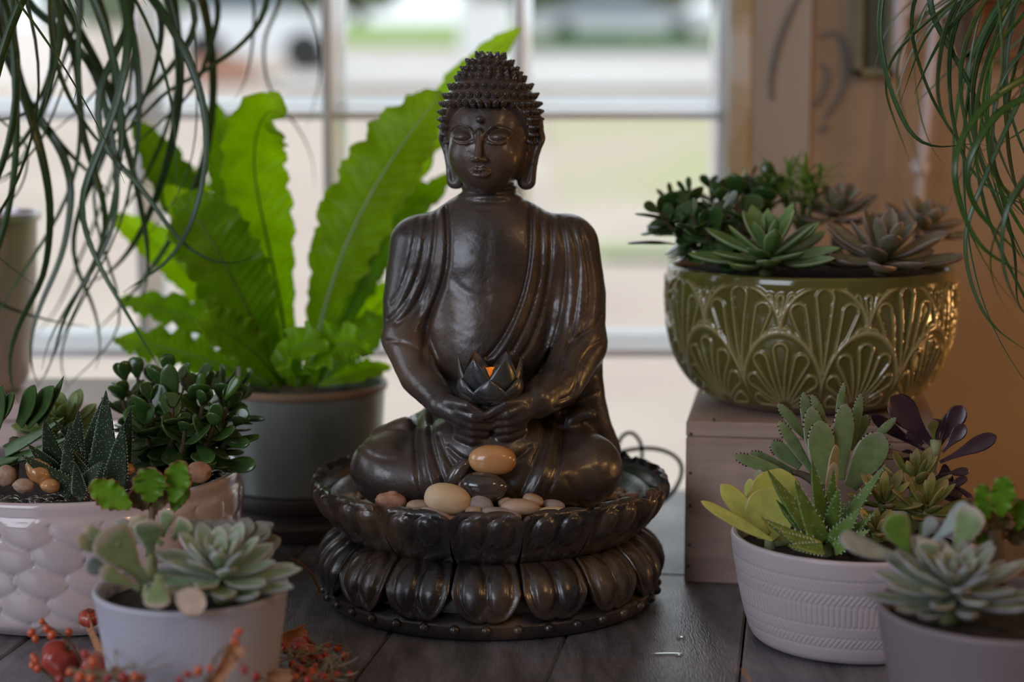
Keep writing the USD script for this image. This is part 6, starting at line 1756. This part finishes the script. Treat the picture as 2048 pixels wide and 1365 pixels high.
obj("glass", box(a_[0] + w_ * .8, b_[0] - w_ * .8, 1.7285, 1.7295, a_[2] + w_ * .8, b_[2] - w_ * .8), "window_glass", pf, smooth=False)
tb_ = thing("glass_tube", "pale glass tube hanging in front of the framed picture", "glass tube", at(1798, 60, 1.70))
obj("tube_body", tube([at(1802, -150, 1.705), at(1800, 20, 1.705), at(1797, 140, 1.705), at(1797, 154, 1.705)], [.0062, .0062, .0062, .003], 14, 16), "clear_plastic", tb_, smooth=True)
obj("hanger", tube([at(1802, -150, 1.705), at(1803, -185, 1.715), at(1803, -200, 1.738)], [.001, .001, .001], 6), "nail_dark", tb_, smooth=True)
a_, b_ = at(1935, 118, 1.72), at(2160, -120, 1.72)
sf = thing("shadow_box", "dark brown wooden wall box behind the right palm leaves", "wall box", ((a_[0] + b_[0]) / 2, 1.735, a_[2]))
obj("frame", cat_([box(a_[0], b_[0], 1.700, 1.7395, a_[2], a_[2] + .008, .001), box(a_[0], b_[0], 1.700, 1.7395, b_[2] - .008, b_[2], .001), box(a_[0], a_[0] + .008, 1.700, 1.7395, a_[2], b_[2], .001), box(b_[0] - .008, b_[0], 1.700, 1.7395, a_[2], b_[2], .001)]), "frame_brown", sf, smooth=False)
obj("back_panel", box(a_[0] + .008, b_[0] - .008, 1.730, 1.738, a_[2] + .008, b_[2] - .008), "frame_brown", sf, smooth=False)
obj("shelf", box(a_[0] + .008, b_[0] - .008, 1.702, 1.7298, (a_[2] + b_[2]) / 2, (a_[2] + b_[2]) / 2 + .006), "frame_brown", sf, smooth=False)
a_, b_ = at(1826, 30, 1.71), at(1922, -60, 1.71)
pn = thing("paper_note", "white paper card on the wall at the top, behind the palm tips", "paper card", ((a_[0] + b_[0]) / 2, 1.738, a_[2]))
n_ = 12
X_, Z_ = np.meshgrid(np.linspace(a_[0], b_[0], n_), np.linspace(a_[2], b_[2], n_), indexing="ij")
fl = 1.7375 - .012 * ((X_ - a_[0]) / (b_[0] - a_[0])) ** 2 * (1 - (Z_ - a_[2]) / (b_[2] - a_[2]))
v = np.concatenate([np.stack([X_, fl, Z_], -1).reshape(-1, 3), np.stack([X_, fl + .0006, Z_], -1).reshape(-1, 3)])
f = grid_faces(n_, n_)
obj("card", (v, np.vstack([f, f[:, ::-1] + n_ * n_])), "paper_white", pn, smooth=True)
obj("pin", (lambda m: (np.array(m.vertices) * .0025 + [(a_[0] + b_[0]) / 2, 1.7355, b_[2] - .004], m.faces))(ico), "nail_dark", pn, smooth=True)

# ================================================================== autumn berries and bark around the front left pot
mat("berry_orange", (0.58, 0.075, 0.020), (0.66, 0.13, 0.03), scale=200, rough=0.28, coat_weight=0.4)
mat("berry_red", (0.33, 0.022, 0.018), (0.45, 0.04, 0.025), scale=120, rough=0.28, coat_weight=0.4)
mat("hip_red", (0.30, 0.025, 0.02), (0.46, 0.06, 0.035), scale=40, rough=0.3, coat_weight=0.3, stretch=(1, 1, .3))
mat("twig", (0.13, 0.085, 0.05), (0.22, 0.15, 0.09), scale=90, rough=0.8)
mat("moss_pale", (0.40, 0.33, 0.24), (0.30, 0.27, 0.16), scale=60, rough=0.9)
mat("bark_curl", (0.36, 0.15, 0.06), (0.56, 0.28, 0.13), scale=60, rough=0.65, stretch=(1, 6, 1), bump=.3, bscale=150)


def hip(name, label, px, py, Y, r, seed, tilt=(0.4, -0.5, 1)):
    c = at(px, py, Y)
    t = thing(name, label, "dried fruit", c, "dried red pods around the front left pot")
    X, Y_, Z = frame_of(tilt)
    n = 32
    ph = np.linspace(0, math.pi, 18)
    a = np.arange(n) * 2 * math.pi / n
    P, A = np.meshgrid(ph, a, indexing="ij")
    R = r * (1 + .055 * np.cos(A * 6)) * (np.sin(P) + 1e-4)
    z = r * .86 * np.cos(P) - r * .16 * np.exp(-(np.sin(P) / .22) ** 2) * np.sign(np.cos(P))
    v = R[..., None] * (np.cos(A)[..., None] * X + np.sin(A)[..., None] * Y_) + z[..., None] * Z
    obj("pod", (v.reshape(-1, 3) + c, grid_faces(18, n, True)), "hip_red", t, smooth=True)
    top = c + Z * r * .68
    obj("crown", cat_([tube([top, top + Z * r * .2 + (X * math.cos(q) + Y_ * math.sin(q)) * r * .12, top + Z * r * .3 + (X * math.cos(q) + Y_ * math.sin(q)) * r * .3], [r * .09, r * .07, r * .01], 5) for q in np.arange(5) * 1.2566]), "twig", t, smooth=True)


HIP = (("blurred dark red pod lowest at the left, beside the scale pot's foot", 122, 1318, 1.06, .0125), ("shiny red pod right of the ribbed pot", 607, 1300, 1.10, .0088), ("small dark red pod between scale pot and ribbed pot", 178, 1237, 1.115, .0068), ("red pod low at the left of the ribbed pot's foot", 190, 1330, 1.02, .0080))
for i, (lab, px, py, Y, r) in enumerate(HIP):
    hip("red_pod", lab, px, py, Y, r, i, ((.6, -.3, .8), (.7, -.2, .9), (.2, -.4, 1), (.3, -.6, .5))[i])


def sprig(name, label, stem_px, berries, rnd, m="berry_orange"):
    """a wiry twig with berries on short stalks; berries: (px, py, Y, radius px, material)"""
    p0 = at(*stem_px[0])
    t = thing(name, label, "berry sprig", [p0[0], p0[1], p0[2]], "berry sprigs around the front left pot")
    main = [at(*q) for q in stem_px]
    obj("twig", tube(main, [.0011, .0009, .0006], 6, 20), "twig", t, smooth=True)
    sp_ = spline(np.array(main), 20)
    g = np.random.default_rng(rnd)
    for px, py, Y, r, mm in berries:
        c = at(px, py, Y); k = r * pxm(Y)
        j = int(np.argmin(np.linalg.norm(sp_ - c, axis=1)))
        s = sp_[max(0, j - 2)]
        o = obj("berry", (np.array(trimesh.creation.icosphere(2).vertices) * [k * .92, k * .92, k * 1.12] @ trimesh.transformations.rotation_matrix(g.uniform(-.7, .7), [0, 1, 0])[:3, :3].T + c, trimesh.creation.icosphere(2).faces), mm, t, smooth=True)
        obj("stalk", tube([s, (s + c) / 2 + [0, 0, .001], c], [.0006, .0005, .0005], 5, 6), "twig", o, smooth=True)


O, Rr = "berry_orange", "berry_red"
sprig("berry_sprig", "orange berry sprig rising at the far left before the scale pot", [(170, 1350, 1.06), (140, 1290, 1.05), (110, 1262, 1.05), (84, 1246, 1.05)],
      [(84, 1244, 1.05, 7, O), (63, 1266, 1.05, 9, O), (94, 1259, 1.045, 9, O), (104, 1271, 1.04, 10, O), (71, 1279, 1.045, 8, O), (138, 1266, 1.055, 9, O)], 1)
sprig("berry_sprig", "orange berry cluster at the lower left edge of the photo", [(120, 1375, 1.03), (95, 1350, 1.03), (78, 1330, 1.03), (70, 1318, 1.03)],
      [(68, 1316, 1.03, 9, O), (66, 1332, 1.03, 9, O), (76, 1338, 1.025, 9, O), (72, 1322, 1.02, 7, O)], 2)
sprig("berry_sprig", "orange and dark red berries at the foot of the ribbed pot, lower left", [(300, 1400, .95), (250, 1370, .95), (200, 1345, .955), (165, 1345, .96)],
      [(187, 1325, .96, 11, O), (170, 1310, .97, 10, Rr), (160, 1356, .95, 12, O), (182, 1358, .945, 11, O), (247, 1356, .94, 11, Rr), (270, 1355, .94, 10, O), (215, 1358, .94, 9, Rr)], 3)
sprig("berry_sprig", "thin curved sprig with two berries before the ribbed pot", [(400, 1400, .93), (418, 1345, .93), (440, 1305, .935), (462, 1288, .935), (474, 1280, .935)],
      [(477, 1265, .935, 9, O), (470, 1284, .93, 9, O), (396, 1343, .93, 10, O), (375, 1350, .93, 8, Rr), (420, 1338, .928, 8, O), (488, 1340, .93, 9, Rr), (358, 1362, .925, 8, Rr)], 4)
sprig("berry_sprig", "orange berry sprig on the table right of the ribbed pot", [(640, 1368, 1.06), (665, 1345, 1.07), (690, 1325, 1.08), (692, 1300, 1.085), (676, 1292, 1.09)],
      [(675, 1297, 1.09, 9, O), (689, 1313, 1.085, 10, O), (655, 1294, 1.09, 6, Rr), (625, 1350, 1.05, 14, O), (638, 1318, 1.07, 9, Rr), (650, 1313, 1.075, 8, Rr)], 5)
sprig("berry_sprig", "dark red berries heaped beside the shiny pod right of the ribbed pot", [(560, 1375, 1.03), (590, 1350, 1.05), (610, 1335, 1.06), (640, 1330, 1.07)],
      [(570, 1300, 1.09, 9, Rr), (566, 1290, 1.095, 8, Rr), (600, 1342, 1.05, 11, Rr), (585, 1330, 1.06, 9, Rr), (652, 1340, 1.06, 8, Rr), (512, 1355, .96, 10, Rr), (545, 1345, 1.02, 9, Rr), (660, 1362, 1.05, 7, Rr)], 6)


sprig("berry_sprig", "small red and orange berries along the bottom edge, left of the ribbed pot's foot", [(130, 1400, .99), (170, 1375, .98), (215, 1360, .97), (262, 1352, .965)],
      [(120, 1360, .99, 10, Rr), (140, 1345, .985, 9, O), (205, 1362, .97, 10, Rr), (232, 1342, .97, 9, Rr), (252, 1362, .96, 11, O), (285, 1360, .95, 9, Rr), (178, 1340, .975, 8, O)], 7)
sprig("berry_sprig", "dark red berries at the bottom edge, lower right of the ribbed pot", [(600, 1400, 1.0), (622, 1375, 1.02), (650, 1362, 1.03), (690, 1350, 1.05)],
      [(700, 1350, 1.05, 8, Rr), (672, 1352, 1.045, 9, Rr), (615, 1362, 1.02, 10, Rr), (590, 1356, 1.02, 9, O), (646, 1356, 1.035, 10, Rr), (606, 1322, 1.07, 8, Rr), (632, 1336, 1.06, 9, O), (622, 1308, 1.08, 7, Rr)], 8)


def bark(name, label, p0, p1, w, seed, curl=2.2):
    a, b = at(*p0), at(*p1)
    ax = unit(b - a); X, Y_, _ = frame_of(ax)
    n, m_ = 16, 15
    s = np.linspace(0, 1, n); u = np.linspace(-curl / 2, curl / 2, m_)
    Sg, U = np.meshgrid(s, u, indexing="ij")
    g = np.random.default_rng(seed)
    R = w / curl * (1 + .15 * np.sin(Sg * 5 + g.uniform(0, 6))) 
    jag = np.where(Sg > .99, .06 * np.sin(U * 7 + seed), 0)
    c_ = a + (Sg + jag)[..., None] * (b - a)
    P = c_ + (R * np.sin(U))[..., None] * X - (R * (np.cos(U) - .6))[..., None] * Y_
    Q = c_ + ((R - .0011) * np.sin(U))[..., None] * X - ((R - .0011) * (np.cos(U) - .6))[..., None] * Y_
    v = np.concatenate([P, Q[:, ::-1]], 1).reshape(-1, 3)
    f = grid_faces(n, 2 * m_, True)
    ends = []
    for i, sg in ((0, 1), (n - 1, -1)):
        for j in range(m_ - 1):
            q = [i * 2 * m_ + j, i * 2 * m_ + j + 1, i * 2 * m_ + 2 * m_ - 2 - j, i * 2 * m_ + 2 * m_ - 1 - j][::sg]
            ends += [[q[0], q[1], q[2]], [q[0], q[2], q[3]]]
    o = obj(name, (v, np.vstack([f, ends])), "bark_curl", None, smooth=40)
    props(o, label, "bark", "bark curls around the front left pot")


bark("bark_curl", "orange brown bark stick leaning before the ribbed pot", (425, 1375, .93), (478, 1292, .935), .011, 1)
bark("bark_curl", "brown bark strip standing left of the ribbed pot", (205, 1325, 1.03), (172, 1245, 1.08), .012, 2, 1.6)
bark("bark_curl", "pale orange bark chip lying right of the ribbed pot, behind the shiny pod", (566, 1288, 1.12), (612, 1262, 1.125), .012, 3, 1.8)
bark("bark_curl", "pale bark chip at the bottom edge right of the ribbed pot", (530, 1362, 1.01), (582, 1352, 1.01), .010, 4, 1.6)
bark("bark_curl", "small amber bark splinter on the table near the herringbone bowl", (1484, 1338, 1.05), (1500, 1364, 1.05), .0022, 5, 1.6)
fs = []
g = np.random.default_rng(15)
for i in range(120):
    cx, cy = (g.uniform(540, 670), g.uniform(1300, 1368)) if i % 3 else (g.uniform(180, 290), g.uniform(1335, 1372))
    Y = 1.06 + (1330 - cy) * .0008 if i % 3 else .95
    c = at(cx, cy, Y)
    c[2] = max(c[2], .002)
    d = g.normal(0, 1, 3) * [.010, .008, .004]
    m2 = c + d * .5 + g.normal(0, .003, 3)
    e = c + d
    m2[2], e[2] = max(m2[2], .001), max(e[2], .001)
    fs.append(tube([c, m2, e], [.0005, .0005, .0003], 4, 7))
o = obj("dried_moss", cat_(fs), "moss_pale", None, smooth=True, kind="stuff")
props(o, "wiry pale dried moss fibres tangled among the red berries", "dried moss")
fl_ = plant("fallen_leaf", "limp pinkish leaf hanging between ribbed pot and statue base", "leaf", at(600, 1150, 1.10))
add_leaf(fl_, "ruffle_red", at(583, 1118, 1.08), at(640, 1195, 1.12), 14 * pxm(1.1), .0012, prof="panda", up=(0, -.4, .9), arc=-.15, cup=.2, rnd=.6, name="leaf_blade")

M["water"] = usdkit.material(stage, "/World/Looks/water", {"p": ("principled_bsdf", {"base_color": (0.95, 0.97, 1.0), "roughness": 0.02, "transmission_weight": 0.9, "ior": 1.33})}, [], surface="p.BSDF")
def drop(label, px, py, r, flat):
    a = math.radians(7.845) + math.atan((py - 682.5) / FPX)
    c = at(px, py, EYE[2] / math.tan(a)); c[2] = 0.0004
    m = trimesh.creation.icosphere(2)
    v = np.array(m.vertices) * [r * flat, r, r * .5]
    v[:, 2] = np.maximum(v[:, 2], 0)
    props(obj("water_drop", (v + c, m.faces), "water", None, smooth=True), label, "water drop", "water drops on the table")
drop("bright water drop on the table right of the statue base", 1361, 1277, .0022, 1.6)
drop("long water streak on the table below the bright drop", 1335, 1309, .0016, 7.0)
drop("small water drop at the right end of the water streak", 1357, 1312, .0014, 1.8)
